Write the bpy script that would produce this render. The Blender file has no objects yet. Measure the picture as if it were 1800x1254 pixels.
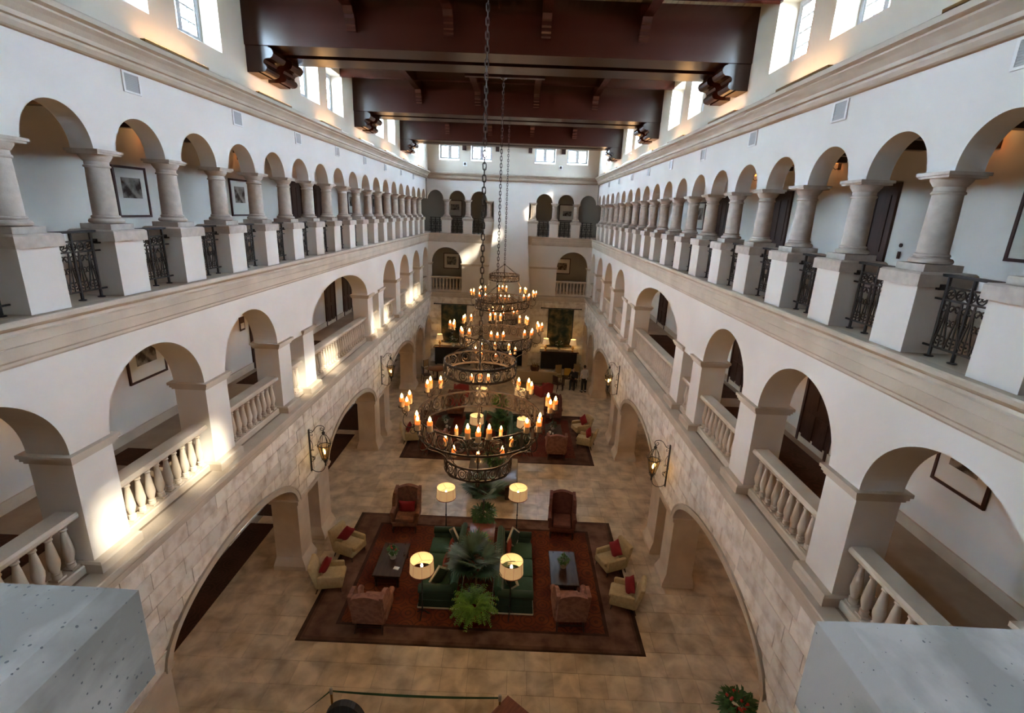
import bpy, bmesh, math, random
from mathutils import Vector, Matrix
R = random.Random(7)
PI = math.pi
S = bpy.context.scene
COL = S.collection

# ------------------------------------------------------------------ camera
def make_camera():
    yaw, pit, rol = -0.0069, 0.2829, 0.0405
    cy, sy, cp, sp, cr, sr = math.cos(yaw), math.sin(yaw), math.cos(pit), math.sin(pit), math.cos(rol), math.sin(rol)
    fwd = Vector((sy*cp, cy*cp, -sp)); right = Vector((cy, -sy, 0)); up = right.cross(fwd)
    r2 = cr*right + sr*up; u2 = -sr*right + cr*up
    cam = bpy.data.cameras.new('camera'); o = bpy.data.objects.new('camera', cam); COL.objects.link(o)
    m = Matrix((r2, u2, -fwd)).transposed().to_4x4(); m.translation = Vector((0.667, 0, 10.45))
    o.matrix_world = m
    cam.sensor_fit = 'HORIZONTAL'; cam.sensor_width = 36; cam.lens = 872.6/1800*36
    cam.clip_start = 0.05; cam.clip_end = 300
    S.camera = o
make_camera()

# ------------------------------------------------------------------ world, sun, exposure
SKY = 118.0
w = bpy.data.worlds.new('sky'); S.world = w; w.use_nodes = True
bg = w.node_tree.nodes['Background']; bg.inputs[0].default_value = (0.60, 0.80, 1.0, 1); bg.inputs[1].default_value = SKY
sun = bpy.data.lights.new('sun', 'SUN'); sun.energy = 26; sun.angle = math.radians(2.6); sun.color = (1.0, 0.9, 0.7)
so = bpy.data.objects.new('sun', sun); COL.objects.link(so)
so.rotation_euler = Vector((-11, 5.44, -8.2)).to_track_quat('-Z', 'Y').to_euler(); so.location = (30, -10, 40)
S.view_settings.view_transform = 'Standard'; S.view_settings.look = 'None'
S.view_settings.gamma = 1; S.view_settings.use_curve_mapping = False
S.view_settings.exposure = 0.46
S.cycles.use_denoising = True
S.cycles.max_bounces = 10; S.cycles.diffuse_bounces = 7; S.cycles.glossy_bounces = 3; S.cycles.transparent_max_bounces = 10
S.cycles.sample_clamp_indirect = 6.0; S.cycles.caustics_reflective = False; S.cycles.caustics_refractive = False

def light(name, kind, loc, e, col, size=0.1, rot=None, spot=None, sy=None):
    l = bpy.data.lights.new(name, kind); l.energy = e; l.color = col
    if kind == 'AREA':
        l.size = size
        if sy: l.shape = 'RECTANGLE'; l.size_y = sy
    elif kind in ('POINT', 'SPOT'): l.shadow_soft_size = size
    if spot: l.spot_size = spot; l.spot_blend = 0.6
    o = bpy.data.objects.new(name, l); COL.objects.link(o); o.location = loc
    if rot: o.rotation_euler = rot
    return o

# ------------------------------------------------------------------ materials
def nd(nt, t, **k):
    n = nt.nodes.new(t)
    for a, v in k.items(): setattr(n, a, v)
    return n
def mat(name, c1, c2=None, scale=3.0, rough=0.6, bump=0.0, bscale=None, metal=0.0, spec=0.5, rnd=0.0,
        emit=None, es=0.0, alpha=None, detail=6, dist=0.0, stretch=None, coord='Object', contrast=(0.35, 0.65), sheen=0, c3=None, sub=0):
    m = bpy.data.materials.new(name); m.use_nodes = True; nt = m.node_tree; b = nt.nodes['Principled BSDF']
    b.inputs['Roughness'].default_value = rough; b.inputs['Metallic'].default_value = metal
    b.inputs['Specular IOR Level'].default_value = spec
    b.inputs['Base Color'].default_value = (*c1, 1); m.diffuse_color = (*c1, 1)
    L = nt.links.new
    if c2 is not None or bump:
        if coord == 'World':
            src = nd(nt, 'ShaderNodeNewGeometry').outputs['Position']
        else:
            src = nd(nt, 'ShaderNodeTexCoord').outputs[coord]
        if stretch:
            mp = nd(nt, 'ShaderNodeMapping'); mp.inputs['Scale'].default_value = stretch; L(src, mp.inputs[0]); src = mp.outputs[0]
    col = None
    if c2 is not None:
        nz = nd(nt, 'ShaderNodeTexNoise'); nz.inputs['Scale'].default_value = scale; nz.inputs['Detail'].default_value = detail
        nz.inputs['Distortion'].default_value = dist; L(src, nz.inputs['Vector'])
        rp = nd(nt, 'ShaderNodeValToRGB'); e = rp.color_ramp.elements
        e[0].position = contrast[0]; e[0].color = (*c1, 1); e[1].position = contrast[1]; e[1].color = (*c2, 1)
        if c3: n = rp.color_ramp.elements.new(sum(contrast)/2); n.color = (*c3, 1)
        L(nz.outputs['Fac'], rp.inputs[0]); col = rp.outputs[0]
    if rnd:
        oi = nd(nt, 'ShaderNodeObjectInfo'); mr = nd(nt, 'ShaderNodeMapRange')
        mr.inputs[3].default_value = 1-rnd; mr.inputs[4].default_value = 1+rnd; L(oi.outputs['Random'], mr.inputs[0])
        hs = nd(nt, 'ShaderNodeHueSaturation'); L(mr.outputs[0], hs.inputs['Value'])
        if col: L(col, hs.inputs['Color'])
        else: hs.inputs['Color'].default_value = (*c1, 1)
        col = hs.outputs[0]
    if col: L(col, b.inputs['Base Color'])
    if bump:
        n2 = nd(nt, 'ShaderNodeTexNoise'); n2.inputs['Scale'].default_value = bscale or scale*4; n2.inputs['Detail'].default_value = 4
        L(src, n2.inputs['Vector']); bp = nd(nt, 'ShaderNodeBump'); bp.inputs['Strength'].default_value = bump; bp.inputs['Distance'].default_value = 0.02
        L(n2.outputs['Fac'], bp.inputs['Height']); L(bp.outputs[0], b.inputs['Normal'])
    if emit:
        b.inputs['Emission Color'].default_value = (*emit, 1); b.inputs['Emission Strength'].default_value = es
    if sheen: b.inputs['Sheen Weight'].default_value = sheen
    if sub: b.inputs['Subsurface Weight'].default_value = sub; b.inputs['Subsurface Radius'].default_value = (.05, .03, .02)
    if alpha is not None: b.inputs['Alpha'].default_value = alpha
    return m
M = {}
M['plaster'] = mat('white_plaster', (0.80, 0.775, 0.73), (0.74, 0.715, 0.67), 0.6, 0.75, 0.04, 25, coord='World', spec=.25)
M['plaster_up'] = mat('cream_plaster', (0.70, 0.64, 0.54), (0.66, 0.60, 0.50), 0.8, 0.75, 0.04, 25, coord='World', spec=.25)
M['trim'] = mat('limestone_trim', (0.62, 0.54, 0.44), (0.52, 0.455, 0.37), 1.6, 0.6, 0.12, 30, coord='World', spec=.3, detail=10)
M['coltrim'] = mat('column_stone', (0.60, 0.54, 0.48), (0.50, 0.45, 0.40), 9, 0.65, 0.12, 60, coord='World', spec=.3, detail=10)
M['block'] = mat('coral_stone_block', (0.87, 0.83, 0.76), (0.58, 0.50, 0.41), 3.4, 0.7, 0.3, 18, rnd=.13, coord='World', contrast=(.45, .74), detail=12, spec=.25)
M['core'] = mat('joint_mortar', (0.50, 0.44, 0.36), None, rough=.9)
M['pier'] = mat('pier_limestone', (0.72, 0.62, 0.50), (0.58, 0.48, 0.37), 1.3, 0.55, 0.06, 20, coord='World', detail=10)
M['tile'] = mat('travertine_tile', (0.70, 0.585, 0.43), (0.36, 0.285, 0.195), 1.9, 0.30, 0.05, 9, rnd=.13, coord='World', detail=14, dist=.35, contrast=(.36, .68), c3=(.53, .43, .305))
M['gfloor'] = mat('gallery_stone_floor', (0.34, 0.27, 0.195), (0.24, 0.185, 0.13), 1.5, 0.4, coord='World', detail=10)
M['grout'] = mat('dark_grout', (0.26, 0.20, 0.14), None, rough=.9)
M['wood'] = mat('mahogany_beam', (0.032, 0.0056, 0.0026), (0.027, 0.0047, 0.0022), 5, 0.24, coord='World', stretch=(.25, 5, 5), spec=.6)
M['plank'] = mat('pale_green_plank', (0.50, 0.47, 0.33), (0.42, 0.40, 0.28), 4, .6, coord='World')
M['dwood'] = mat('dark_stained_wood', (0.045, 0.018, 0.011), (0.025, 0.010, 0.007), 6, 0.3, coord='Object', stretch=(1, 1, 6))
M['rwood'] = mat('reddish_wood', (0.20, 0.06, 0.03), (0.12, 0.03, 0.018), 6, 0.3, coord='Object', stretch=(1, 6, 1))
M['door'] = mat('door_wood', (0.055, 0.022, 0.014), (0.035, 0.014, 0.009), 5, 0.4, coord='Object', stretch=(3, 3, .5))
M['iron'] = mat('wrought_iron', (0.010, 0.011, 0.012), (0.018, 0.017, 0.017), 20, 0.5, metal=.1, coord='Object')
M['riron'] = mat('aged_brown_iron', (0.055, 0.037, 0.026), (0.03, 0.02, 0.015), 14, 0.55, metal=.5, coord='World')
M['wax'] = mat('candle_wax', (0.60, 0.42, 0.23), None, rough=.5)
M['waxglow'] = mat('glowing_wax', (0.45, 0.12, 0.03), None, rough=.5, emit=(1, .17, .02), es=.85)
M['flame'] = mat('candle_flame', (1, .8, .4), None, emit=(1, .62, .22), es=14)
M['bulb'] = mat('lamp_bulb', (1, .9, .6), None, emit=(1, .78, .42), es=22)
M['shade'] = mat('linen_lampshade', (0.85, 0.70, 0.48), (0.80, 0.64, .42), 20, .9, emit=(1, .58, .25), es=.24)
M['shadeo'] = mat('orange_sconce_shade', (0.75, 0.30, 0.08), None, rough=.9, emit=(1, .32, .06), es=2.2)
M['shadetrim'] = mat('shade_binding', (0.30, 0.10, 0.06), None, rough=.9)
M['winframe'] = mat('painted_window_frame', (0.55, 0.58, 0.62), None, rough=.4)
M['vent'] = mat('vent_grey', (0.42, 0.42, 0.41), None, rough=.5)
M['white'] = mat('white_paint', (0.82, 0.82, 0.80), None, rough=.5)
M['mount'] = mat('picture_mount', (0.78, 0.77, 0.73), None, rough=.12, spec=.6)
M['photo'] = mat('sepia_photograph', (0.30, 0.28, 0.25), (0.06, 0.05, 0.045), 4, .15, coord='Object', detail=8, contrast=(.42, .6))
M['frame'] = mat('dark_picture_frame', (0.05, 0.018, 0.014), None, rough=.35)
M['black'] = mat('black_lacquer', (0.008, 0.006, 0.005), None, rough=.35)
M['hearthblack'] = mat('black_hearth', (0.012, 0.009, 0.008), None, rough=.95)
M['green'] = mat('green_velvet', (0.014, 0.075, 0.040), (0.010, 0.055, 0.032), 10, .8, sheen=.15)
M['dgreen'] = mat('dark_green_velvet', (0.008, 0.034, 0.024), None, rough=.85, sheen=.1)
M['paisley'] = mat('rust_paisley_upholstery', (0.21, 0.082, 0.05), (0.14, 0.055, 0.036), 9, .85, coord='Object', detail=3, contrast=(.45, .55), c3=(.17, .085, .05))
M['paisleyp'] = mat('rose_paisley_upholstery', (0.27, 0.125, 0.088), (0.20, 0.085, 0.062), 9, .85, coord='Object', detail=3, contrast=(.45, .55))
M['cream'] = mat('cream_upholstery', (0.50, 0.40, 0.22), (0.42, 0.33, 0.18), 12, .85, coord='Object')
M['red'] = mat('crimson_cushion', (0.20, 0.004, 0.008), None, rough=.85)
M['rust'] = mat('coral_red_cushion', (0.36, 0.055, 0.035), (.26, .04, .03), 14, rough=.85)
M['redch'] = mat('red_fabric', (0.28, 0.035, 0.035), None, rough=.85)
M['piping'] = mat('white_piping', (0.75, 0.72, 0.62), None, rough=.7)
M['leafd'] = mat('palm_leaf', (0.055, 0.115, 0.065), (0.03, 0.07, 0.04), 6, .45, coord='World')
M['leafl'] = mat('fern_leaf', (0.15, 0.30, 0.025), (0.06, 0.15, 0.015), 8, .5, coord='World')
M['leafm'] = mat('shrub_leaf', (0.05, 0.15, 0.03), (0.025, 0.08, 0.02), 8, .5, coord='World')
M['potred'] = mat('red_glazed_pot', (0.22, 0.01, 0.012), None, rough=.15)
M['potwhite'] = mat('white_ceramic', (0.8, 0.8, 0.78), None, rough=.25)
M['flower'] = mat('red_petal', (0.6, 0.05, 0.04), None, rough=.6)
M['flowerw'] = mat('white_petal', (0.8, 0.75, 0.6), None, rough=.6)
M['stem'] = mat('brown_stem', (0.10, 0.06, 0.03), None, rough=.8)
M['brass'] = mat('aged_brass', (0.30, 0.17, 0.06), None, rough=.35, metal=.9)
M['belt'] = mat('green_webbing', (0.02, 0.09, 0.045), None, rough=.7)
M['navy'] = mat('navy_fabric', (0.012, 0.015, 0.025), (0.03, 0.038, 0.045), 3, .7, coord='Object', stretch=(8, .01, .01))
M['skin'] = mat('skin', (0.50, 0.30, 0.21), None, rough=.6, sub=.1)
M['shirt'] = mat('white_shirt', (0.62, 0.62, 0.66), None, rough=.8)
M['dark'] = mat('dark_cloth', (0.012, 0.012, 0.016), None, rough=.85)
M['hair'] = mat('dark_grey_hair', (0.05, 0.04, 0.035), None, rough=.8)
M['tan'] = mat('tan_fabric', (0.34, 0.23, 0.11), None, rough=.9)
M['gold'] = mat('yellow_leather', (0.55, 0.33, 0.06), None, rough=.4)
M['basket'] = mat('woven_basket', (0.12, 0.05, 0.03), (0.05, 0.02, 0.01), 30, .8)
M['cove'] = mat('cove_lamp', (1, .8, .5), None, emit=(1, .55, .18), es=6)
M['roof'] = mat('roof_outside', (0.5, 0.46, 0.42), None, rough=.9)
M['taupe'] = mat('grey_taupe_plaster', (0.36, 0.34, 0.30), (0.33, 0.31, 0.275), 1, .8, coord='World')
M['ceil'] = mat('gallery_ceiling', (0.035, 0.024, 0.017), None, rough=.8)
M['paper'] = mat('white_paper', (0.85, 0.85, 0.82), None, rough=.6)
M['cloth'] = mat('beige_cloth', (0.36, 0.27, 0.16), None, rough=.9)
M['coping'] = mat('pitted_travertine', (0.47, 0.41, 0.355), (0.27, 0.235, 0.20), 7, 0.6, 0.35, 110, coord='World', stretch=(1, .6, 1), detail=15, contrast=(.44, .57))

def pitted(m):
    nt = m.node_tree; L = nt.links.new; b = nt.nodes['Principled BSDF']
    g = nd(nt, 'ShaderNodeNewGeometry')
    vo = nd(nt, 'ShaderNodeTexVoronoi'); vo.inputs['Scale'].default_value = 90; vo.inputs['Randomness'].default_value = 1
    L(g.outputs['Position'], vo.inputs['Vector'])
    nz = nd(nt, 'ShaderNodeTexNoise'); nz.inputs['Scale'].default_value = 14; L(g.outputs['Position'], nz.inputs['Vector'])
    th = nd(nt, 'ShaderNodeMath', operation='MULTIPLY'); L(nz.outputs['Fac'], th.inputs[0]); th.inputs[1].default_value = 0.50
    sb = nd(nt, 'ShaderNodeMath', operation='SUBTRACT'); L(th.outputs[0], sb.inputs[0]); sb.inputs[1].default_value = 0.135
    lt = nd(nt, 'ShaderNodeMath', operation='LESS_THAN'); L(vo.outputs['Distance'], lt.inputs[0]); L(sb.outputs[0], lt.inputs[1])
    mx = nd(nt, 'ShaderNodeMix', data_type='RGBA'); old = b.inputs['Base Color'].links[0].from_socket
    L(lt.outputs[0], mx.inputs[0]); L(old, mx.inputs[6]); mx.inputs[7].default_value = (.12, .11, .11, 1); L(mx.outputs[2], b.inputs['Base Color'])
    bp = nd(nt, 'ShaderNodeBump'); bp.inputs['Strength'].default_value = .8; bp.inputs['Distance'].default_value = .004; bp.invert = True
    L(lt.outputs[0], bp.inputs['Height']); L(bp.outputs[0], b.inputs['Normal'])
pitted(M['coping'])

def glass_mat(name, tint, refl=.10, tr=.85):
    m = bpy.data.materials.new(name); m.use_nodes = True; nt = m.node_tree; nt.nodes.clear()
    o = nd(nt, 'ShaderNodeOutputMaterial'); mx = nd(nt, 'ShaderNodeMixShader'); mx.inputs[0].default_value = refl
    t = nd(nt, 'ShaderNodeBsdfTransparent'); t.inputs[0].default_value = (*[c*tr for c in tint], 1); g = nd(nt, 'ShaderNodeBsdfGlossy'); g.inputs[1].default_value = .05
    nt.links.new(t.outputs[0], mx.inputs[1]); nt.links.new(g.outputs[0], mx.inputs[2]); nt.links.new(mx.outputs[0], o.inputs[0])
    return m
M['glass'] = glass_mat('window_glass', (1, 1, 1), .06, .92)
M['lglass'] = glass_mat('lantern_glass', (1, .82, .5), .10, .9)

def carpet(name, field, field2, border, bw, med):
    """woven rug: plain border, patterned field with medallions; coordinates in metres of the rug"""
    m = bpy.data.materials.new(name); m.use_nodes = True; nt = m.node_tree; L = nt.links.new; b = nt.nodes['Principled BSDF']; b.inputs['Roughness'].default_value = .95
    b.inputs['Specular IOR Level'].default_value = .1
    tc = nd(nt, 'ShaderNodeTexCoord').outputs['Object']
    nz = nd(nt, 'ShaderNodeTexNoise'); nz.inputs['Scale'].default_value = 1.6; nz.inputs['Detail'].default_value = 7; L(tc, nz.inputs['Vector'])
    r1 = nd(nt, 'ShaderNodeValToRGB'); e = r1.color_ramp.elements; e[0].position = .4; e[0].color = (*field, 1); e[1].position = .62; e[1].color = (*field2, 1); L(nz.outputs['Fac'], r1.inputs[0])
    vo = nd(nt, 'ShaderNodeTexVoronoi'); vo.inputs['Scale'].default_value = 2.2; vo.inputs['Randomness'].default_value = .35; L(tc, vo.inputs['Vector'])
    sn = nd(nt, 'ShaderNodeMath', operation='MULTIPLY'); L(vo.outputs['Distance'], sn.inputs[0]); sn.inputs[1].default_value = 30
    s2 = nd(nt, 'ShaderNodeMath', operation='SINE'); L(sn.outputs[0], s2.inputs[0])
    s3 = nd(nt, 'ShaderNodeMath', operation='GREATER_THAN'); L(s2.outputs[0], s3.inputs[0]); s3.inputs[1].default_value = .55
    s4 = nd(nt, 'ShaderNodeMath', operation='MULTIPLY'); L(s3.outputs[0], s4.inputs[0]); s4.inputs[1].default_value = .6
    mx = nd(nt, 'ShaderNodeMix', data_type='RGBA'); L(s4.outputs[0], mx.inputs[0]); L(r1.outputs[0], mx.inputs[6]); mx.inputs[7].default_value = (*med, 1)
    sx = nd(nt, 'ShaderNodeSeparateXYZ'); L(tc, sx.inputs[0])
    def edge(axis, half):
        a = nd(nt, 'ShaderNodeMath', operation='ABSOLUTE'); L(sx.outputs[axis], a.inputs[0])
        g = nd(nt, 'ShaderNodeMath', operation='GREATER_THAN'); L(a.outputs[0], g.inputs[0]); g.inputs[1].default_value = half; return g.outputs[0]
    def ring(hx, hy):
        mm = nd(nt, 'ShaderNodeMath', operation='MAXIMUM'); L(edge(0, hx), mm.inputs[0]); L(edge(1, hy), mm.inputs[1]); return mm.outputs[0]
    cur = mx.outputs[2]
    n2 = nd(nt, 'ShaderNodeTexNoise'); n2.inputs['Scale'].default_value = 2.4; n2.inputs['Detail'].default_value = 8; L(tc, n2.inputs['Vector'])
    for i, (hx, hy, c) in enumerate(bw):
        r2 = nd(nt, 'ShaderNodeValToRGB'); e = r2.color_ramp.elements; e[0].position = .36; e[0].color = (c[0]*.62, c[1]*.55, c[2]*.55, 1); e[1].position = .64; e[1].color = (c[0]*1.25, c[1]*1.25, c[2]*1.25, 1); L(n2.outputs['Fac'], r2.inputs[0])
        m2 = nd(nt, 'ShaderNodeMix', data_type='RGBA'); L(ring(hx, hy), m2.inputs[0]); L(cur, m2.inputs[6]); L(r2.outputs[0], m2.inputs[7]); cur = m2.outputs[2]
    L(cur, b.inputs['Base Color'])
    return m

def tapestry_mat():
    m = mat('woven_tapestry', (0.012, 0.025, 0.014), (0.17, 0.12, 0.055), 1.9, .95, coord='Object', detail=10, dist=.5, c3=(.06, .055, .026), contrast=(.38, .62))
    return m
M['tapestry'] = tapestry_mat()

# ------------------------------------------------------------------ mesh builder
class MB:
    def __init__(s): s.v = []; s.f = []; s.sm = []
    def add(s, vs, fs, smooth=False):
        n = len(s.v); s.v += [tuple(p) for p in vs]; s.f += [[i+n for i in f] for f in fs]; s.sm += [smooth]*len(fs); return s
    def box(s, x0, x1, y0, y1, z0, z1, T=None):
        c = [(x, y, z) for z in (z0, z1) for y in (y0, y1) for x in (x0, x1)]
        if T: c = [T(*p) for p in c]
        return s.add(c, [[0, 2, 3, 1], [4, 5, 7, 6], [0, 1, 5, 4], [1, 3, 7, 5], [3, 2, 6, 7], [2, 0, 4, 6]])
    def cbox(s, x0, x1, y0, y1, z0, z1, c=.02, T=None):
        """box with chamfered top edges"""
        vs = [(x0, y0, z0), (x1, y0, z0), (x1, y1, z0), (x0, y1, z0), (x0, y0, z1-c), (x1, y0, z1-c), (x1, y1, z1-c), (x0, y1, z1-c),
              (x0+c, y0+c, z1), (x1-c, y0+c, z1), (x1-c, y1-c, z1), (x0+c, y1-c, z1)]
        if T: vs = [T(*p) for p in vs]
        return s.add(vs, [[3, 2, 1, 0], [8, 9, 10, 11]]+[[i, (i+1) % 4, 4+(i+1) % 4, 4+i] for i in range(4)]+[[4+i, 4+(i+1) % 4, 8+(i+1) % 4, 8+i] for i in range(4)])
    def prism(s, poly, c0, c1, T, smooth=False):
        """poly [(a,b)] extruded from c0 to c1; T(a,b,c)->xyz"""
        n = len(poly); vs = [T(a, b, c0) for a, b in poly]+[T(a, b, c1) for a, b in poly]
        s.add(vs, [list(range(n)), list(range(2*n-1, n-1, -1))]); k = len(s.v)-2*n
        s.f += [[k+i, k+n+i, k+n+(i+1) % n, k+(i+1) % n] for i in range(n)]; s.sm += [smooth]*n; return s
    def lathe(s, prof, n=12, o=(0, 0, 0), T=None, cap=True):
        vs = []
        for r, z in prof:
            for i in range(n):
                a = 2*PI*i/n; p = (o[0]+r*math.cos(a), o[1]+r*math.sin(a), o[2]+z); vs.append(T(*p) if T else p)
        fs = [[j*n+i, j*n+(i+1) % n, (j+1)*n+(i+1) % n, (j+1)*n+i] for j in range(len(prof)-1) for i in range(n)]
        s.add(vs, fs, True)
        if cap:
            k = len(s.v)-len(vs); s.f += [[k+i for i in range(n-1, -1, -1)], [k+(len(prof)-1)*n+i for i in range(n)]]; s.sm += [False, False]
        return s
    def tube(s, pts, r, n=5, closed=False, T=None):
        pts = [Vector(p) for p in pts]; m = len(pts); vs = []; up = None
        for i, p in enumerate(pts):
            if closed: d = pts[(i+1) % m]-pts[i-1]
            else: d = pts[min(i+1, m-1)]-pts[max(i-1, 0)]
            d = d.normalized() if d.length > 1e-9 else Vector((0, 0, 1))
            if up is None: up = d.orthogonal().normalized()
            u = (up-d*up.dot(d)); u = u.normalized() if u.length > 1e-6 else d.orthogonal().normalized(); up = u
            v = d.cross(u); rr = r[i] if isinstance(r, (list, tuple)) else r
            for k in range(n):
                a = 2*PI*k/n; q = p+u*(rr*math.cos(a))+v*(rr*math.sin(a)); vs.append(T(*q) if T else tuple(q))
        mm = m if closed else m-1
        fs = [[i*n+k, i*n+(k+1) % n, ((i+1) % m)*n+(k+1) % n, ((i+1) % m)*n+k] for i in range(mm) for k in range(n)]
        s.add(vs, fs, True)
        if not closed:
            k0 = len(s.v)-len(vs); s.f += [[k0+i for i in range(n-1, -1, -1)], [k0+(m-1)*n+i for i in range(n)]]; s.sm += [False, False]
        return s
    def ball(s, c, rx, ry=None, rz=None, n=10, m=6, T=None):
        ry = ry or rx; rz = rz or rx; vs = []
        for j in range(m+1):
            t = PI*j/m
            for i in range(n):
                a = 2*PI*i/n; p = (c[0]+rx*math.sin(t)*math.cos(a), c[1]+ry*math.sin(t)*math.sin(a), c[2]-rz*math.cos(t)); vs.append(T(*p) if T else p)
        return s.add(vs, [[j*n+i, j*n+(i+1) % n, (j+1)*n+(i+1) % n, (j+1)*n+i] for j in range(m) for i in range(n)], True)
    def mesh(s, name, m):
        me = bpy.data.meshes.new(name); me.from_pydata(s.v, [], s.f); me.materials.append(M[m] if isinstance(m, str) else m)
        me.polygons.foreach_set('use_smooth', s.sm)
        bm = bmesh.new(); bm.from_mesh(me); bmesh.ops.remove_doubles(bm, verts=bm.verts, dist=1e-5); bmesh.ops.recalc_face_normals(bm, faces=bm.faces); bm.to_mesh(me); bm.free()
        if any(s.sm): me.set_sharp_from_angle(angle=math.radians(38))
        return me
    def build(s, name, m, parent=None, loc=None, rot=None, kind=None):
        return put(name, s.mesh(name, m), parent, loc, rot, kind)
def put(name, me, parent=None, loc=None, rot=None, kind=None):
    o = bpy.data.objects.new(name, me); COL.objects.link(o)
    if parent: o.parent = parent
    if loc: o.location = loc
    if rot: o.rotation_euler = rot
    if kind: o['kind'] = kind
    return o
def thing(name, label, cat, loc=(0, 0, 0), rz=0, group=None):
    o = bpy.data.objects.new(name, None); COL.objects.link(o); o.location = loc; o.rotation_euler = (0, 0, rz); o.empty_display_size = .1
    return tag(o, label, cat, group)
def tag(o, label, cat, group=None):
    o['label'] = label; o['category'] = cat
    if group: o['group'] = group
    return o
def dup(src, loc, rz, label=None, group=None):
    kids = {}
    def cp(o, par):
        c = o.copy(); COL.objects.link(c)
        if par: c.parent = par
        for ch in CH.get(o.name, ()): cp(ch, c)
        return c
    r = cp(src, None); r.location = loc; r.rotation_euler = (0, 0, rz)
    if label: r['label'] = label
    if group: r['group'] = group
    return r
CH = {}
def index_children(root):
    """remember the children of a finished source thing (two levels)"""
    for o in bpy.data.objects:
        pass
def kids_of(root):
    out = []
    for o in COL.objects:
        if o.parent == root: out.append(o)
    return out
def register(root):
    a = kids_of(root); CH[root.name] = a
    for k in a: CH[k.name] = kids_of(k)
    return root
ORD = ['first', 'second', 'third', 'fourth', 'fifth', 'sixth', 'seventh', 'eighth', 'ninth', 'tenth', 'eleventh', 'twelfth', 'thirteenth',
       'fourteenth', 'fifteenth', 'sixteenth', 'seventeenth', 'eighteenth', 'nineteenth', 'twentieth', 'twenty-first']
def struct(o, label=None):
    o['kind'] = 'structure'
    if label: o['label'] = label
    return o

# wall frames: a along the wall, d depth behind the plaster face (negative = towards the court), z up
TL = lambda a, d, z: (-(5.5+d), a, z)
TR = lambda a, d, z: (5.5+d, a, z)
TE = lambda a, d, z: (a, 34.0+d, z)
TN = lambda a, d, z: (a, 0.5-d, z)

def arch_wall(mb, T, a0, a1, z0, z1, ops, d0, d1, n=20):
    n = int(n*1.5) if n > 1 else 1
    """wall a0..a1 x z0..z1, thickness d0..d1, openings (b0,b1,spring,rise,sill): elliptical heads"""
    def q(*p): mb.add([T(*x) for x in p], [[0, 1, 2, 3]])
    xs = [a0]
    for (b0, b1, sp, ri, si) in sorted(ops):
        if b0 > xs[-1]+1e-6:
            for d in (d0, d1): q((xs[-1], d, z0), (b0, d, z0), (b0, d, z1), (xs[-1], d, z1))
        c, h = (b0+b1)/2, (b1-b0)/2
        pts = []
        for i in range(n+1):
            t = PI*(1-i/n); a = c+h*math.cos(t); pts.append((a, sp+ri*math.sin(t) if ri > 0 else sp))
        for (pa, pz), (qa, qz) in zip(pts, pts[1:]):
            for d in (d0, d1): q((pa, d, pz), (qa, d, qz), (qa, d, z1), (pa, d, z1))
            k = len(mb.v); mb.add([T(pa, d0, pz), T(qa, d0, qz), T(qa, d1, qz), T(pa, d1, pz)], [[0, 1, 2, 3]])
            if si > z0:
                for d in (d0, d1): q((pa, d, z0), (qa, d, z0), (qa, d, si), (pa, d, si))
        if si > z0: q((b0, d0, si), (b1, d0, si), (b1, d1, si), (b0, d1, si))
        for b in (b0, b1): q((b, d0, max(si, z0)), (b, d1, max(si, z0)), (b, d1, sp), (b, d0, sp))
        xs.append(b1)
    if xs[-1] < a1-1e-6:
        for d in (d0, d1): q((xs[-1], d, z0), (a1, d, z0), (a1, d, z1), (xs[-1], d, z1))
    q((a0, d0, z1), (a1, d0, z1), (a1, d1, z1), (a0, d1, z1))
    for a in (a0, a1): q((a, d0, z0), (a, d1, z0), (a, d1, z1), (a, d0, z1))
    return mb
def profile(mb, T, a0, a1, prof):
    return mb.prism(prof, a0, a1, lambda d, z, a: T(a, d, z))

# ================================================================== STRUCTURE
P = 1.535
SIDES = (('left', TL), ('right', TR))
L2N = [(0.72, 3.07), (3.79, 6.17), (6.88, 9.24), (9.98, 12.33)]
L2G = [(13.0, 13.85), (20.85, 21.75)]
L2B = (14.58, 20.15)
L2F = [(22.58, 24.92), (25.80, 28.06), (28.98, 31.10), (32.02, 33.86)]
L2OPS = [(a, b, 6.95, 1.10, 5.0) for a, b in L2N+L2F]+[(L2B[0], L2B[1], 6.95, 1.10, 5.0)]+[(a, b, 6.82, 0, 5.0) for a, b in L2G]
GB = [(7.0, 12.3), (14.65, 20.05), (22.5, 27.95)]
GN = [(0.8, 2.85), (3.75, 5.8), (28.85, 30.95), (31.85, 33.88)]
GG = [(13.02, 13.78), (20.80, 21.60)]
GOPS = [(a, b, 2.28, 1.10, 0) for a, b in GB]+[(a, b, 2.28, 1.06, 0) for a, b in GN]+[(a, b, 2.22, 0, 0) for a, b in GG]
WINY = [(0.7, 2.05), (2.72, 4.08), (7.82, 9.17), (9.86, 11.22), (14.94, 16.28), (16.93, 18.34), (22.10, 23.48), (24.15, 25.52), (29.25, 30.6), (31.28, 32.65)]
WINX = [(-4.74, -3.45), (-2.70, -1.38), (1.38, 2.70), (3.45, 4.78)]
L3C = [7.158+P*j for j in range(-4, 18)]
CAPZ = 9.95

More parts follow.
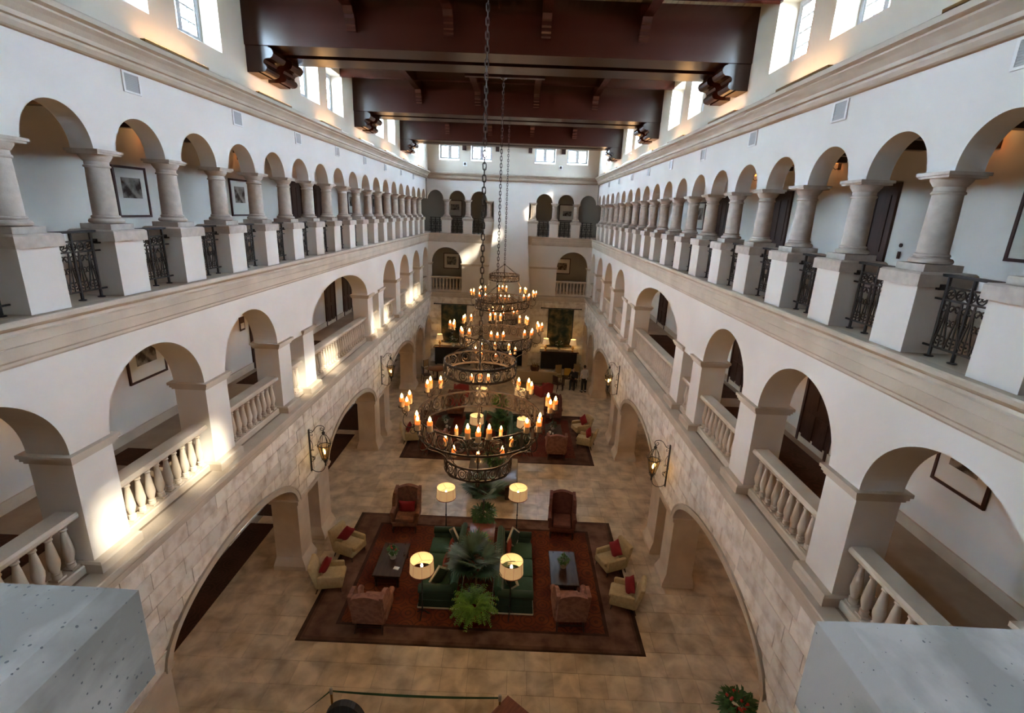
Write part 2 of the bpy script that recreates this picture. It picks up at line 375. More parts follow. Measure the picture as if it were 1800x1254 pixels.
CORN = [(.20, 12.345), (.08, 12.355), (.045, 12.375), (.01, 12.43), (.01, 12.465), (-.04, 12.475), (-.04, 12.53), (-.10, 12.595), (-.16, 12.64), (-.16, 12.665), (-.23, 12.69), (-.23, 12.76), (-.20, 12.78), (.1, 12.78)]
SLAB = [(.05, 8.36), (-.01, 8.37), (-.03, 8.40), (-.03, 8.44), (-.06, 8.47), (-.07, 8.62), (-.06, 8.63), (-.08, 8.64), (-.08, 8.76), (-.055, 8.78), (-.05, 8.82), (-.10, 8.85), (-.125, 8.88), (-.125, 8.93), (-.11, 8.95), (.05, 8.95)]
LEDGE = [(.05, 4.66), (-.16, 4.66), (-.17, 4.70), (-.21, 4.73), (-.22, 4.80), (-.22, 4.84), (-.26, 4.87), (-.28, 4.90), (-.28, 5.0), (-.265, 5.02), (.05, 5.02)]

def side_walls():
    n = 1
    for nm, T in SIDES:
        mb = MB(); arch_wall(mb, T, 0.5, 34.0, 5.0, 8.40, L2OPS, 0, .62, 28)
        struct(mb.build('wall_'+nm, 'plaster'), 'white plaster arcade wall of the middle gallery, %s side' % nm)
        mb = MB(); arch_wall(mb, T, 0.5, 34.0, 11.1, 12.40, [(c-.55, c+.55, 11.1, .56, 11.1) for c in L3C], .13, .47, 24)
        struct(mb.build('wall_'+nm, 'plaster'), 'white plaster wall over the upper columns, %s side' % nm)
        mb = MB(); arch_wall(mb, T, 0.5, 34.0, 12.6, 15.0, [(a, b, 14.56, 0, 13.30) for a, b in WINY], 0, .5, 1)
        for a, b in WINY: mb.prism([(0.0, 13.30), (.42, 13.30), (.42, 13.50)], a, b, lambda d, z, y: T(y, d, z))
        struct(mb.build('wall_'+nm, 'plaster_up'), 'cream clerestory wall with window openings, %s side' % nm)
        for prof, lab, m in ((CORN, 'moulded stone cornice under the clerestory', 'trim'), (SLAB, 'moulded stone band below the upper colonnade', 'trim'), (LEDGE, 'broad moulded stone ledge over the block facing', 'trim')):
            mb = MB(); profile(mb, T, 0.5, 34.05, prof)
            struct(mb.build('trim_%d' % n, m), '%s, %s side' % (lab, nm)); n += 1
        # gallery shells: back wall, floors, ceilings
        mb = MB(); mb.box(-2.5, 36.3, 2.7, 3.0, 0, 12.9, lambda a, d, z: T(a, d, z))
        struct(mb.build('wall_'+nm, 'plaster'), 'white plaster back wall of the %s galleries' % nm)
        mb = MB(); mb.box(-2.5, 36.3, .0, 2.7, 8.40, 8.94, lambda a, d, z: T(a, d, z))
        struct(mb.build('floor', 'pier'), 'stone floor of the upper gallery, %s side' % nm)
        mb = MB(); mb.box(-2.5, 36.3, -.1, 2.7, 4.75, 5.01, lambda a, d, z: T(a, d, z))
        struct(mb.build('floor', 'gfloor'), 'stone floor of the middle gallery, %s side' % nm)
        c = struct(MB().box(-2.5, 36.3, .40, 3.4, 12.3, 12.5, lambda a, d, z: T(a, d, z)).build('ceiling', 'ceil'), 'dark beamed ceiling of the upper gallery, %s side' % nm)
        me = MB().box(-.09, .09, .47, 2.7, 11.86, 12.30, lambda a, d, z: T(a, d, z)).mesh('beam', 'dwood')
        for k in range(28): put('beam', me, c, loc=(0, 3.0+k*1.2, 0))
        c2 = struct(MB().box(-2.5, 36.3, .62, 2.7, 8.2, 8.40, lambda a, d, z: T(a, d, z)).build('ceiling', 'plaster'), 'plain ceiling of the middle gallery, %s side' % nm)
        mb = MB()
        for z in (5.01, 8.94): mb.box(-2.4, 36.2, 2.66, 2.7, z, z+.22, lambda a, d, z_: T(a, d, z_))
        struct(mb.build('baseboard_'+nm, 'trim'), 'stone skirting along the %s galleries' % nm)
        for q, (u0, u1, s_) in enumerate(((0.6, 6.9, 'nearest'), (9.25, 10.0, 'short'), (14.4, 19.8, 'farther')) if nm == 'left' else ((8.6, 14.2, 'nearer'), (15.0, 23.5, 'farther'))):
            rn = MB().box(u0, u1, 1.15, 2.45, 5.01, 5.022, lambda a, d, z: T(a, d, z)).build('runner_rug', M['runner'])
            tag(rn, '%s dark red runner rug on the %s middle gallery floor' % (s_, nm), 'rug')
        # unseen eaves added to trim the sun patches; unseen roof blocks sky from below
        struct(MB().box(-3, 37, .5, .76, 14.60, 14.75, lambda a, d, z: T(a, d, z)).build('roof', 'roof'), 'unseen eaves added to trim the sun over the %s clerestory windows' % nm)
        struct(MB().box(-3, 37, .5, 4.2, 12.9, 13.0, lambda a, d, z: T(a, d, z)).build('roof', 'roof'), 'unseen flat roof blocking low sky light outside the %s clerestory windows' % nm)
M['runner'] = carpet('runner_weave', (.060, .028, .018), (.04, .02, .013), None, [], (.075, .03, .02))

def impost_and_plinths():
    n = 10
    for nm, T in SIDES:
        ops = sorted((a, b) for a, b, *_ in L2OPS)
        segs = [(ops[i][1], ops[i+1][0]) for i in range(len(ops)-1)]
        n0 = n
        mbI = MB(); mbP = MB()
        for (s0, s1) in [(0.5, ops[0][0])]+segs:
            if s1-s0 < .1: continue
            for k, (o, z0, z1) in enumerate(((.035, 6.80, 6.84), (.06, 6.84, 6.89), (.085, 6.89, 6.945))):
                mbI.box(s0-o, s1+o, -o, .62+o, z0, z1, T)
        for (g0, g1) in L2G:
            for k, (o, z0, z1) in enumerate(((-.05, 6.82, 6.86), (-.03, 6.86, 6.90), (-.01, 6.90, 6.945))):
                mbI.box(g0, g1, -o, .62, z0, z1, T)
        struct(mbI.build('trim_%d' % n, 'trim'), 'moulded stone imposts at the springing of the middle arches, %s side' % nm); n += 1
        for (s0, s1) in [(0.5, ops[0][0])]+segs:
            mbP.cbox(s0-.06, s1+.06, -.15, .68, 5.0, 5.20, .03, T)
        struct(mbP.build('trim_%d' % n, 'trim'), 'stone plinths under the middle gallery piers, %s side' % nm); n += 1

def ground_walls():
    n = 20
    for nm, T in SIDES:
        core = MB(); arch_wall(core, T, 0.5, 34.0, 0.0, 4.75, GOPS, -.13, .62, 28)
        w = struct(core.build('wall_'+nm, 'pier'), 'stone ground floor arcade with low arches, %s side' % nm)
        # archivolts
        arc = MB()
        for (a, b, sp, ri, si) in GOPS:
            if ri <= 0: continue
            c, h = (a+b)/2, (b-a)/2; K = 28
            for i in range(K):
                pts = []
                for t in (PI*(1-i/K), PI*(1-(i+1)/K)):
                    for o in (0.0, .17): pts.append((c+(h+o)*math.cos(t), sp+(ri+o)*math.sin(t)))
                p = [pts[0], pts[2], pts[3], pts[1]]
                arc.prism(p, -.19, -.12, lambda a_, z_, d_: T(a_, d_, z_))
                arc.prism([(x, z) for x, z in ((pts[0][0]*.25+pts[1][0]*.75, pts[0][1]*.25+pts[1][1]*.75), (pts[2][0]*.25+pts[3][0]*.75, pts[2][1]*.25+pts[3][1]*.75), pts[3], pts[1])], -.205, -.15, lambda a_, z_, d_: T(a_, d_, z_))
        struct(arc.build('trim_%d' % n, 'trim'), 'moulded stone archivolts of the ground arches, %s side' % nm); n += 1
        ops = sorted((a, b) for a, b, *_ in GOPS)
        segs = [(0.5, ops[0][0])]+[(ops[i][1], ops[i+1][0]) for i in range(len(ops)-1)]
        im = MB()
        gaps = {round(v, 3) for g in GG for v in g}
        for s0, s1 in segs:
            ng = (round(s0, 3) in gaps) or (round(s1, 3) in gaps)
            dd = -.17 if not ng else -.20
            im.box(s0-.05, s1+.05, dd+.02, .66, 2.20, 2.25, T); im.box(s0-.075, s1+.075, dd, .68, 2.25, 2.32, T)
            # battered plinth
            pts = [(s0-.07, -.24), (s1+.07, -.24), (s1+.07, .70), (s0-.07, .70)]; top = [(s0, -.13), (s1, -.13), (s1, .62), (s0, .62)]
            vs = [T(a, d, 0) for a, d in pts]+[T(a, d, .14) for a, d in pts]+[T(a, d, .42) for a, d in top]
            im.add(vs, [[i, (i+1) % 4, 4+(i+1) % 4, 4+i] for i in range(4)]+[[4+i, 4+(i+1) % 4, 8+(i+1) % 4, 8+i] for i in range(4)]+[[8, 9, 10, 11]])
        for g0, g1 in GG: im.box(g0, g1, -.20, .62, 2.22, 2.32, T)
        struct(im.build('trim_%d' % n, 'pier'), 'stone imposts and sloped plinths of the ground piers, %s side' % nm); n += 1
        # block facing
        rr = random.Random(3 if nm == 'left' else 5)
        zc = [2.34+.3325*i for i in range(8)]
        cnt = 0
        def low(a, pad=.175):
            z = 0
            for (o0, o1, sp, ri, si) in GOPS:
                if ri <= 0: continue
                c, h = (o0+o1)/2, (o1-o0)/2+pad
                if abs(a-c) < h: z = max(z, sp+(ri+pad)*math.sqrt(max(0, 1-((a-c)/h)**2)))
            return z
        for i in range(7):
            z0, z1 = zc[i]+.006, zc[i+1]-.006; a = 0.5+rr.random()*.3
            if i == 6: z1 = 4.668
            while a < 33.95:
                L = rr.choice((.48, .56, .66, .78, .90)); b = min(a+L, 34.0)
                if 33.95-b < .25: b = 34.0
                s0, s1 = a+.006, b-.006; xs = [s0+(s1-s0)*k/5 for k in range(6)]
                lows = [min(max(z0, low(x)), z1) for x in xs]
                if sum(1 for v in lows if v < z1-.03) >= 2:
                    # trim ends that are fully cut away
                    i0 = next(k for k, v in enumerate(lows) if v < z1-.002); i1 = max(k for k, v in enumerate(lows) if v < z1-.002)
                    i0 = max(0, i0-1) if lows[max(0, i0-1)] >= z1-.002 else i0; i1 = min(5, i1+1)
                    poly = [(xs[k], lows[k]) for k in range(i0, i1+1)]
                    if lows[i1] < z1-.002: poly.append((xs[i1], z1))
                    if lows[i0] < z1-.002: poly.append((xs[i0], z1))
                    if len(set(poly)) >= 3:
                        f = -.15-rr.random()*.014
                        mb = MB(); mb.prism(poly, f, -.125, lambda a_, z_, d_: T(a_, d_, z_)); cnt += 1
                        if cnt <= 300: mb.build('block', 'block', w)
                        else:
                            REST.setdefault(nm, (MB(), w))[0].prism(poly, f, -.125, lambda a_, z_, d_: T(a_, d_, z_))
                a = b
        bk = MB()
        bk.box(-2.5, 36.3, 2.66, 2.7, 0, .22, T); struct(bk.build('baseboard_'+nm, 'trim'), 'stone skirting of the ground gallery, %s side' % nm)
    for nm, (mb, w) in REST.items(): mb.build('block_rest', 'block', w, kind='stuff')
REST = {}

def end_walls():
    # far end
    lo = [(-5.32, -3.22, 6.95, 1.07, 5.0), (3.22, 5.32, 6.95, 1.07, 5.0)]
    mb = MB(); arch_wall(mb, TE, -5.5, 5.5, 4.9, 8.40, lo, 0, .45, 28)
    struct(mb.build('wall_back', 'plaster'), 'white end wall of the middle level with two arches')
    mb = MB(); mb.box(-1.16, 1.16, 0, .45, 8.4, 11.12, TE)
    struct(mb.build('wall_back', 'plaster'), 'solid middle of the end wall behind the sloping chimney hood')
    mb = MB(); arch_wall(mb, TE, -5.6, 5.6, 11.1, 12.40, [(s*c-.54, s*c+.54, 11.1, .57, 11.1) for s in (-1, 1) for c in (5.03, 3.585, 2.15)], .08, .42, 24)
    struct(mb.build('wall_back', 'plaster'), 'white end wall over the six upper arches')
    mb = MB(); arch_wall(mb, TE, -5.5, 5.5, 12.6, 15.0, [(a, b, 14.47, 0, 13.5) for a, b in WINX], 0, .45, 1)
    for a, b in WINX: mb.prism([(0.0, 13.5), (.36, 13.5), (.36, 13.64)], a, b, lambda d, z, y: TE(y, d, z))
    struct(mb.build('wall_back', 'plaster_up'), 'cream clerestory end wall with four square windows')
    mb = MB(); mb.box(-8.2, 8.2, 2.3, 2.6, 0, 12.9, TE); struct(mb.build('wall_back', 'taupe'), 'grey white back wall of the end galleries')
    mb = MB(); mb.box(-5.6, 5.6, 0, 2.3, 8.4, 8.94, TE); mb.box(-5.6, 5.6, 0, 2.3, 4.75, 5.01, TE); struct(mb.build('floor', 'pier'), 'stone floors of the end galleries')
    mb = MB(); mb.box(-5.6, 5.6, .4, 2.4, 12.2, 12.4, TE); struct(mb.build('ceiling', 'ceil'), 'dark ceiling of the upper end gallery')
    mb = MB(); mb.box(-6, 6, .5, 3, 12.9, 13.0, TE); struct(mb.build('roof', 'roof'), 'unseen flat roof blocking low sky light outside the end wall windows')  # unseen slab, keeps sky light from shining up through the windows
    n = 30
    for s0, s1 in ((-5.5, -1.45), (1.45, 5.5)):
        for prof, lab in ((SLAB, 'stone band below the end wall columns'), ([(d*.75, z) for d, z in LEDGE], 'stone ledge under the end wall balustrade')):
            struct(MB().prism(prof, s0 if prof is SLAB else s0, s1, lambda d, z, a: TE(a, d, z)).build('trim_%d' % n, 'trim'), lab+(', left of the chimney' if s0 < 0 else ', right of the chimney')); n += 1
    struct(MB().prism(CORN, -5.5, 5.5, lambda d, z, a: TE(a, d-.1, z)).build('trim_%d' % n, 'trim'), 'moulded stone cornice across the end wall'); n += 1
    mb = MB()
    for a0, a1 in ((-5.5, -5.32), (-3.22, -1.42), (1.42, 3.22), (5.32, 5.5)):
        for (o, z0, z1) in ((.03, 6.83, 6.87), (.055, 6.87, 6.92), (.08, 6.92, 6.96)): mb.box(a0-o, a1+o, -o, .45+o, z0, z1, TE)
    struct(mb.build('trim_%d' % n, 'trim'), 'moulded imposts of the two end wall arches'); n += 1
    # stone facing of the end wall
    core = MB(); core.box(-5.4, 5.4, -.08, .4, 0, 4.75, TE)
    w = struct(core.build('wall_back', 'core'), 'stone block facing of the end wall at ground level')
    rr = random.Random(11); z = 0.02
    while z < 4.6:
        h = .455; z1 = min(z+h, 4.67); a = -5.4+rr.random()*.4
        first = True
        a = -5.38; off = rr.random()*.6+.35
        while a < 5.36:
            b = min(a+(off if first else rr.choice((.7, .85, 1.0, 1.15))), 5.38); first = False
            if 5.38-b < .3: b = 5.38
            if not (a > -1.5 and b < 1.5):
                MB().box(a+.006, b-.006, -.115-rr.random()*.012, -.07, z+.006, z1-.006, TE).build('block', 'block', w)
            a = b
        z = z1
    # near end (behind the photographer)
    mb = MB(); arch_wall(mb, TN, -5.6, 5.6, 11.1, 12.4, [(.625+1.58*k-.56, .625+1.58*k+.56, 11.1, .57, 11.1) for k in (-3, -2, -1, 0, 1, 2)], .1, .7, 16)
    struct(mb.build('wall_front', 'plaster'), 'white wall over the near end columns')
    mb = MB(); mb.box(-5.5, 5.5, 0, .45, 12.3, 15, TN); struct(mb.build('wall_front', 'plaster_up'), 'cream clerestory wall at the near end')
    mb = MB(); mb.box(-5.5, 5.5, 0, .5, 0, 8.9, TN); struct(mb.build('wall_front', 'plaster'), 'near end wall below the photographer')
    mb = MB(); mb.box(-8.2, 8.2, 2.9, 3.1, 0, 12.9, TN); struct(mb.build('wall_front', 'plaster'), 'back wall of the near end gallery')
    mb = MB(); mb.box(-5.6, 5.6, 0, 2.9, 8.4, 8.94, TN); struct(mb.build('floor', 'pier'), 'stone floor of the near end gallery')
    mb = MB(); mb.box(-5.6, 5.6, .4, 3.0, 12.2, 12.4, TN); struct(mb.build('ceiling', 'ceil'), 'dark ceiling of the near end gallery')

def chimney():
    t = thing('fireplace', 'tall white tapering chimney hood over a stone fireplace on the end wall', 'fireplace', (0, 34.0, 0))
    # hood: front face slopes back to the wall
    A = [(-1.50, -.95, 4.75), (1.50, -.95, 4.75), (1.17, -.36, 8.95), (-1.17, -.36, 8.95), (-1.0, -.02, 11.15), (1.0, -.02, 11.15)]
    B = [(-1.50, 0, 4.75), (1.50, 0, 4.75), (1.17, 0, 8.95), (-1.17, 0, 8.95), (-1.0, 0, 11.15), (1.0, 0, 11.15)]
    MB().add(A+B, [[0, 1, 2, 3], [3, 2, 5, 4], [0, 3, 9, 6], [3, 4, 10, 9], [1, 7, 8, 2], [2, 8, 11, 5], [4, 5, 11, 10], [0, 6, 7, 1]]).build('hood', 'plaster', t)
    bx = MB(); bx.box(-1.55, -1.15, -.98, -.12, 0, 4.66); bx.box(1.15, 1.55, -.98, -.12, 0, 4.66); bx.box(-1.15, 1.15, -.98, -.12, 1.35, 4.66); bx.build('breast', 'pier', t)
    MB().prism([(.0, 4.62), (-1.04, 4.62), (-1.07, 4.70), (-1.12, 4.74), (-1.12, 4.88), (0, 4.88)], -1.62, 1.62, lambda y, z, x: (x, y, z)).build('ledge', 'trim', t)
    MB().prism([(-.95, 1.55), (-1.1, 1.58), (-1.2, 1.68), (-1.28, 1.70), (-1.28, 1.78), (-.95, 1.78)], -1.75, 1.75, lambda y, z, x: (x, y, z)).build('mantel', 'trim', t)
    MB().box(-1.14, 1.14, -.30, -.13, 0, 1.35).build('hearth', 'hearthblack', t)  # plain near-black slab at the back of the fireplace opening
    MB().box(-1.7, 1.7, -1.5, -.98, 0, .12).build('hearthstone', 'pier', t)
    s = thing('fire_screen', 'dark folding fire screen standing in front of the hearth', 'fire screen', (0, 32.62, .12))
    for k, (x, rz) in enumerate(((-.55, .5), (0, 0), (.55, -.5))):
        MB().box(-.30, .30, -.015, .015, 0, .82).build('panel', 'black', s, loc=(x, -.05 if k != 1 else .1, 0), rot=(0, 0, rz))

def windows():
    def win(i, T, a, b, z0, z1, d, label, cols=2, rows=4):
        root = bpy.data.objects.new('window_%d' % i, None); COL.objects.link(root); root['label'] = label; root['kind'] = 'structure'
        fr = MB(); f = .08
        fr.box(a, b, d-.04, d+.04, z1-f, z1, T); fr.box(a, b, d-.04, d+.04, z0, z0+f, T); fr.box(a, a+f, d-.04, d+.04, z0+f, z1-f, T); fr.box(b-f, b, d-.04, d+.04, z0+f, z1-f, T)
        m = (a+b)/2; fr.box(m-.06, m+.06, d-.06, d+.05, z0+f, z1-f, T)
        fr.build('window_frame', 'winframe', root)
        for s0, s1 in ((a+f, m-.06), (m+.06, b-f)):
            sh = MB(); g = .045; u0, u1, v0, v1 = s0, s1, z0+f, z1-f
            sh.box(u0, u1, d-.025, d+.025, v0, v0+g, T); sh.box(u0, u1, d-.025, d+.025, v1-g, v1, T); sh.box(u0, u0+g, d-.025, d+.025, v0+g, v1-g, T); sh.box(u1-g, u1, d-.025, d+.025, v0+g, v1-g, T)
            for k in range(1, cols): x = u0+(u1-u0)*k/cols; sh.box(x-.016, x+.016, d-.02, d+.015, v0+g, v1-g, T)
            for k in range(1, rows): z = v0+(v1-v0)*k/rows; sh.box(u0+g, u1-g, d-.015, d+.015, z-.016, z+.016, T)
            so_ = sh.build('sash', 'winframe', root)
            MB().add([T(u0+g, d, v0+g), T(u1-g, d, v0+g), T(u1-g, d, v1-g), T(u0+g, d, v1-g)], [[0, 1, 2, 3]]).build('pane', 'glass', so_)
    i = 1
    for nm, T in SIDES:
        for k, (a, b) in enumerate(WINY):
            win(i, T, a, b, 13.42, 14.56, .42, '%s clerestory window from the near end, %s wall' % (ORD[k], nm)); i += 1
            r = (0, 0, 0)
    for k, (a, b) in enumerate(WINX):
        win(i, TE, a, b, 13.58, 14.47, .36, '%s square window from the left in the end wall' % ORD[k], 2, 3); i += 1

def roof():
    c = struct(MB().box(-5.6, 5.6, 0.3, 34.3, 14.83, 14.95).build('ceiling', 'plank'), 'pale boarded ceiling above the dark beams')
    mb = MB()
    for k in range(88): mb.box(-5.5+k*.125, -5.5+k*.125+.112, .5, 34, 14.785, 14.83)
    mb.build('plank', 'plank', c, kind='stuff')
    YB = [4.9, 12.12, 19.42, 26.5, 33.6]
    for k, y in enumerate(YB[:4]):
        t = thing('roof_beam', ['near double roof beam right above the photographer', 'largest dark double roof beam crossing the hall, nearest in view', 'second dark double roof beam from the near end', 'farthest dark double roof beam, in front of the end windows'][k], 'beam', (0, y, 0), group='dark double roof beams on carved corbels')
        for q, dy in enumerate((0, .95)):
            MB().box(-5.5, 5.5, dy, dy+.68, 13.72, 14.78).build('timber', 'wood', t)
            for sx in (-1, 1):
                pr = [(5.5, 13.72), (5.0, 13.72), (5.0, 13.69), (4.95, 13.68), (4.91, 13.64), (4.895, 13.58), (4.92, 13.52), (4.97, 13.485), (5.04, 13.48), (5.10, 13.46), (5.13, 13.41), (5.12, 13.37), (5.08, 13.34), (5.06, 13.29), (5.08, 13.24), (5.13, 13.21), (5.20, 13.20), (5.25, 13.22), (5.25, 13.19), (5.5, 13.19)]
                MB().prism([(sx*x, z) for x, z in pr], dy+.03, dy+.65, lambda x, z, yy: (x, yy, z)).build('corbel', 'wood', t)
        MB().box(-5.5, 5.5, .68, .95, 13.78, 14.6).build('web', 'wood', t)
    # longitudinal purlins with brackets
    for k, x in enumerate((-3.12, -1.04, 1.03, 3.10)):
        t = thing('purlin', '%s long purlin from the left under the ceiling boards' % ORD[k], 'beam', (x, 0, 0), group='long purlins under the ceiling boards')
        [MB().box(-.1, .1, q0, q1, 14.42, 14.78).build('timber', 'wood', t) for q0, q1 in ((.5, 4.9), (6.53, 12.12), (13.75, 19.42), (21.05, 26.5), (28.13, 34.0))]
        for y in (4.9, 12.12, 19.42, 26.5):
            for sy, yy in ((-1, y), (1, y+1.63)):
                pr = [(0, 14.46), (0, 14.02), (.10, 14.02), (.12, 14.05), (.12, 14.10), (.15, 14.13), (.155, 14.20), (.19, 14.23), (.20, 14.30), (.26, 14.33), (.32, 14.42), (.46, 14.46)]
                MB().prism([(sy*q, z) for q, z in pr], -.10, .10, lambda q, z, xx: (xx, yy+q, z)).build('bracket', 'wood', t)
    js = []
    for k, y in enumerate((1.5, 2.8, 7.6, 8.9, 10.1, 11.24, 14.8, 16.0, 17.15, 18.3, 22.1, 23.3, 24.4, 25.4, 29.0, 30.3, 31.6, 33.0)):
        o = MB().box(-5.5, 5.5, y-.14, y, 14.52, 14.78).build('joist', 'wood')
        tag(o, 'dark ceiling joist, %s from the near end, between the double beams' % ORD[k], 'joist', 'dark joists across the ceiling')

def floor():
    fl = struct(MB().box(-8.2, 8.2, -2.5, 36.3, -.3, -.014).build('floor', 'grout'), 'travertine tiled hall floor with dark grout joints')
    rr = random.Random(21); cells = []
    y = 0.9
    while y < 34:
        h = rr.choice((.56, .62, .62, .70)); x = -5.25+rr.random()*.0
        x = -8.15+rr.random()*.5
        while x < 8.15:
            w_ = rr.choice((.45, .62, .62, .92)); x1 = min(x+w_, 8.18)
            cells.append((x, x1, y, min(y+h, 36.2))); x = x1
        y += h
    inview = [c for c in cells if c[2] > 6.6 and abs((c[0]+c[1])/2) < 5.3]
    inview.sort(key=lambda c: c[2]); pick = set(inview[:300])
    rest = MB()
    for c in cells:
        a = (c[0]+.003, c[1]-.003, c[2]+.003, c[3]-.003)
        if c in pick: MB().cbox(*a, -.014, -.001-rr.random()*.002, .003).build('tile', 'tile', fl)
        else: rest.box(*a, -.014, -.002)
    rest.build('tile_rest', 'tile', fl, kind='stuff')

side_walls(); impost_and_plinths(); ground_walls(); end_walls(); chimney(); windows(); roof(); floor()

# ================================================================== UPPER COLONNADE
def shaft_column(root):
    MB().box(-.235, .235, -.235, .235, 0, .085).build('plinth', 'coltrim', root)
    MB().lathe([(.19, .085), (.225, .10), (.23, .125), (.215, .15), (.185, .158), (.18, .17), (.19, .182), (.185, .20), (.163, .212)], 20).build('base', 'coltrim', root)
    MB().lathe([(.164, .21), (.164, .4), (.160, .65), (.152, .90)], 20).build('shaft', 'coltrim', root)
    MB().lathe([(.153, .90), (.168, .905), (.174, .92), (.168, .935), (.155, .94), (.154, .99), (.166, .998), (.172, 1.005), (.188, 1.03), (.208, 1.06), (.212, 1.085)], 20).build('capital', 'coltrim', root)
    MB().box(-.228, .228, -.228, .228, 1.083, 1.112).box(-.250, .250, -.250, .250, 1.112, 1.152).build('abacus', 'coltrim', root)

def colonnade():
    # source pedestal and column with local x = along the wall, local y = depth into the wall
    # left wall: along = +Y world, depth = -X  -> local x -> world Y, local y -> world -X : rotation +90
    # right wall: along -> world -Y ... rotation -90 maps local y (depth) to +X
    ped = thing('pedestal', '', 'pedestal')
    MB().box(-.294, .294, 0, .60, 0, .83).build('body', 'plaster', ped)
    MB().cbox(-.347, .347, -.05, .65, .83, 1.0, .022).build('cap', 'coltrim', ped)
    register(ped)
    colm = thing('column', '', 'column'); shaft_column(colm); register(colm)
    rail = iron_railing(.947)
    first = True
    def place(src, loc, rz, lab, grp, used):
        if not used[0]:
            used[0] = True; src.location = loc; src.rotation_euler = (0, 0, rz); src['label'] = lab; src['group'] = grp; return src
        return dup(src, loc, rz, lab, grp)
    u1, u2, u3 = [False], [False], [False]
    for nm, sx, rz in (('left', -1, PI/2), ('right', 1, -PI/2)):
        ks = list(range(-2, 18)); 
        for i, k in enumerate(ks):
            y = 6.391+P*k
            frm = '%s from the near end' % ORD[i] if i < 10 else ('%s from the far corner' % ORD[19-i] if i < 19 else 'last before the far corner')
            place(ped, (sx*5.5, y, 8.95), rz, 'white plaster pedestal with stone cap on the upper %s ledge, %s' % (nm, frm), 'white pedestals of the upper %s colonnade' % nm, u1)
            place(colm, (sx*5.80, y, CAPZ), rz, 'round stone column standing on the upper %s ledge, %s' % (nm, frm), 'stone columns of the upper %s colonnade' % nm, u2)
            if i < len(ks)-1:
                place(rail, (sx*5.75, y+P/2, 8.95), rz, 'black wrought iron railing panel between upper %s pedestals, %s' % (nm, frm.replace('last before', 'next to')), 'iron railings of the upper %s colonnade' % nm, u3)
        rl = dup(rail, (sx*5.75, 6.391+P*17.5, 8.95), rz, 'black wrought iron railing panel touching the end wall, upper %s gallery' % nm, 'iron railings of the upper %s colonnade' % nm)
    # end wall: local x -> world X, depth -> +Y
    names = {-4.285: 'outer left', -2.865: 'inner left', -1.455: 'left of the chimney', 1.455: 'right of the chimney', 2.865: 'inner right', 4.285: 'outer right'}
    for x, s in names.items():
        lab = 'on the end wall ledge, ' + s + ('' if 'chimney' in s else ' of the chimney side')
        place(ped, (x, 33.97, 8.95), 0, 'white pedestal with stone cap '+lab, 'pedestals on the end wall', u1)
        place(colm, (x, 34.25, CAPZ), 0, 'short stone column '+lab, 'columns on the end wall', u2)
    er = iron_railing(.83, simple=True); u4 = [False]
    for x, s in ((-5.02, 'leftmost'), (-3.575, 'second'), (-2.16, 'third'), (2.16, 'fourth'), (3.575, 'fifth'), (5.02, 'rightmost')):
        place(er, (x, 34.15, 8.95), 0, 'black iron railing under an end wall arch, %s of six' % s, 'iron railings of the end wall', u4)
    # near end copings that the photographer leans between
    for x, lab, w in ((-.19, 'big pitted travertine coping at the bottom left corner, beside the photographer', .35), (1.44, 'big pitted travertine coping at the bottom right corner, beside the photographer', .345)):
        t = thing('coping', lab, 'coping', (x, .5, 8.95))
        MB().box(-.30, .30, -.66, 0, 0, .83).build('body', 'plaster', t)
        mb = MB(); c = .022
        mb.cbox(-w, w, -.70, .06, .83, 1.0, c); mb.build('cap', 'coping', t)
        c2 = thing('column', 'stone column on the near end coping, %s of the photographer' % ('left' if x < 0 else 'right'), 'column', (x-.12 if x < 0 else x+.12, .10, CAPZ)); shaft_column(c2)

def spiral(cx, cy, r0, r1, t0, t1, n=14):
    return [(cx+(r0+(r1-r0)*k/n)*math.cos(t0+(t1-t0)*k/n), cy+(r0+(r1-r0)*k/n)*math.sin(t0+(t1-t0)*k/n)) for k in range(n+1)]
def bez(p0, p1, p2, p3, n=8):
    out = []
    for k in range(n+1):
        t = k/n; u = 1-t
        out.append(tuple(u*u*u*a+3*u*u*t*b+3*u*t*t*c+t*t*t*d for a, b, c, d in zip(p0, p1, p2, p3)))
    return out

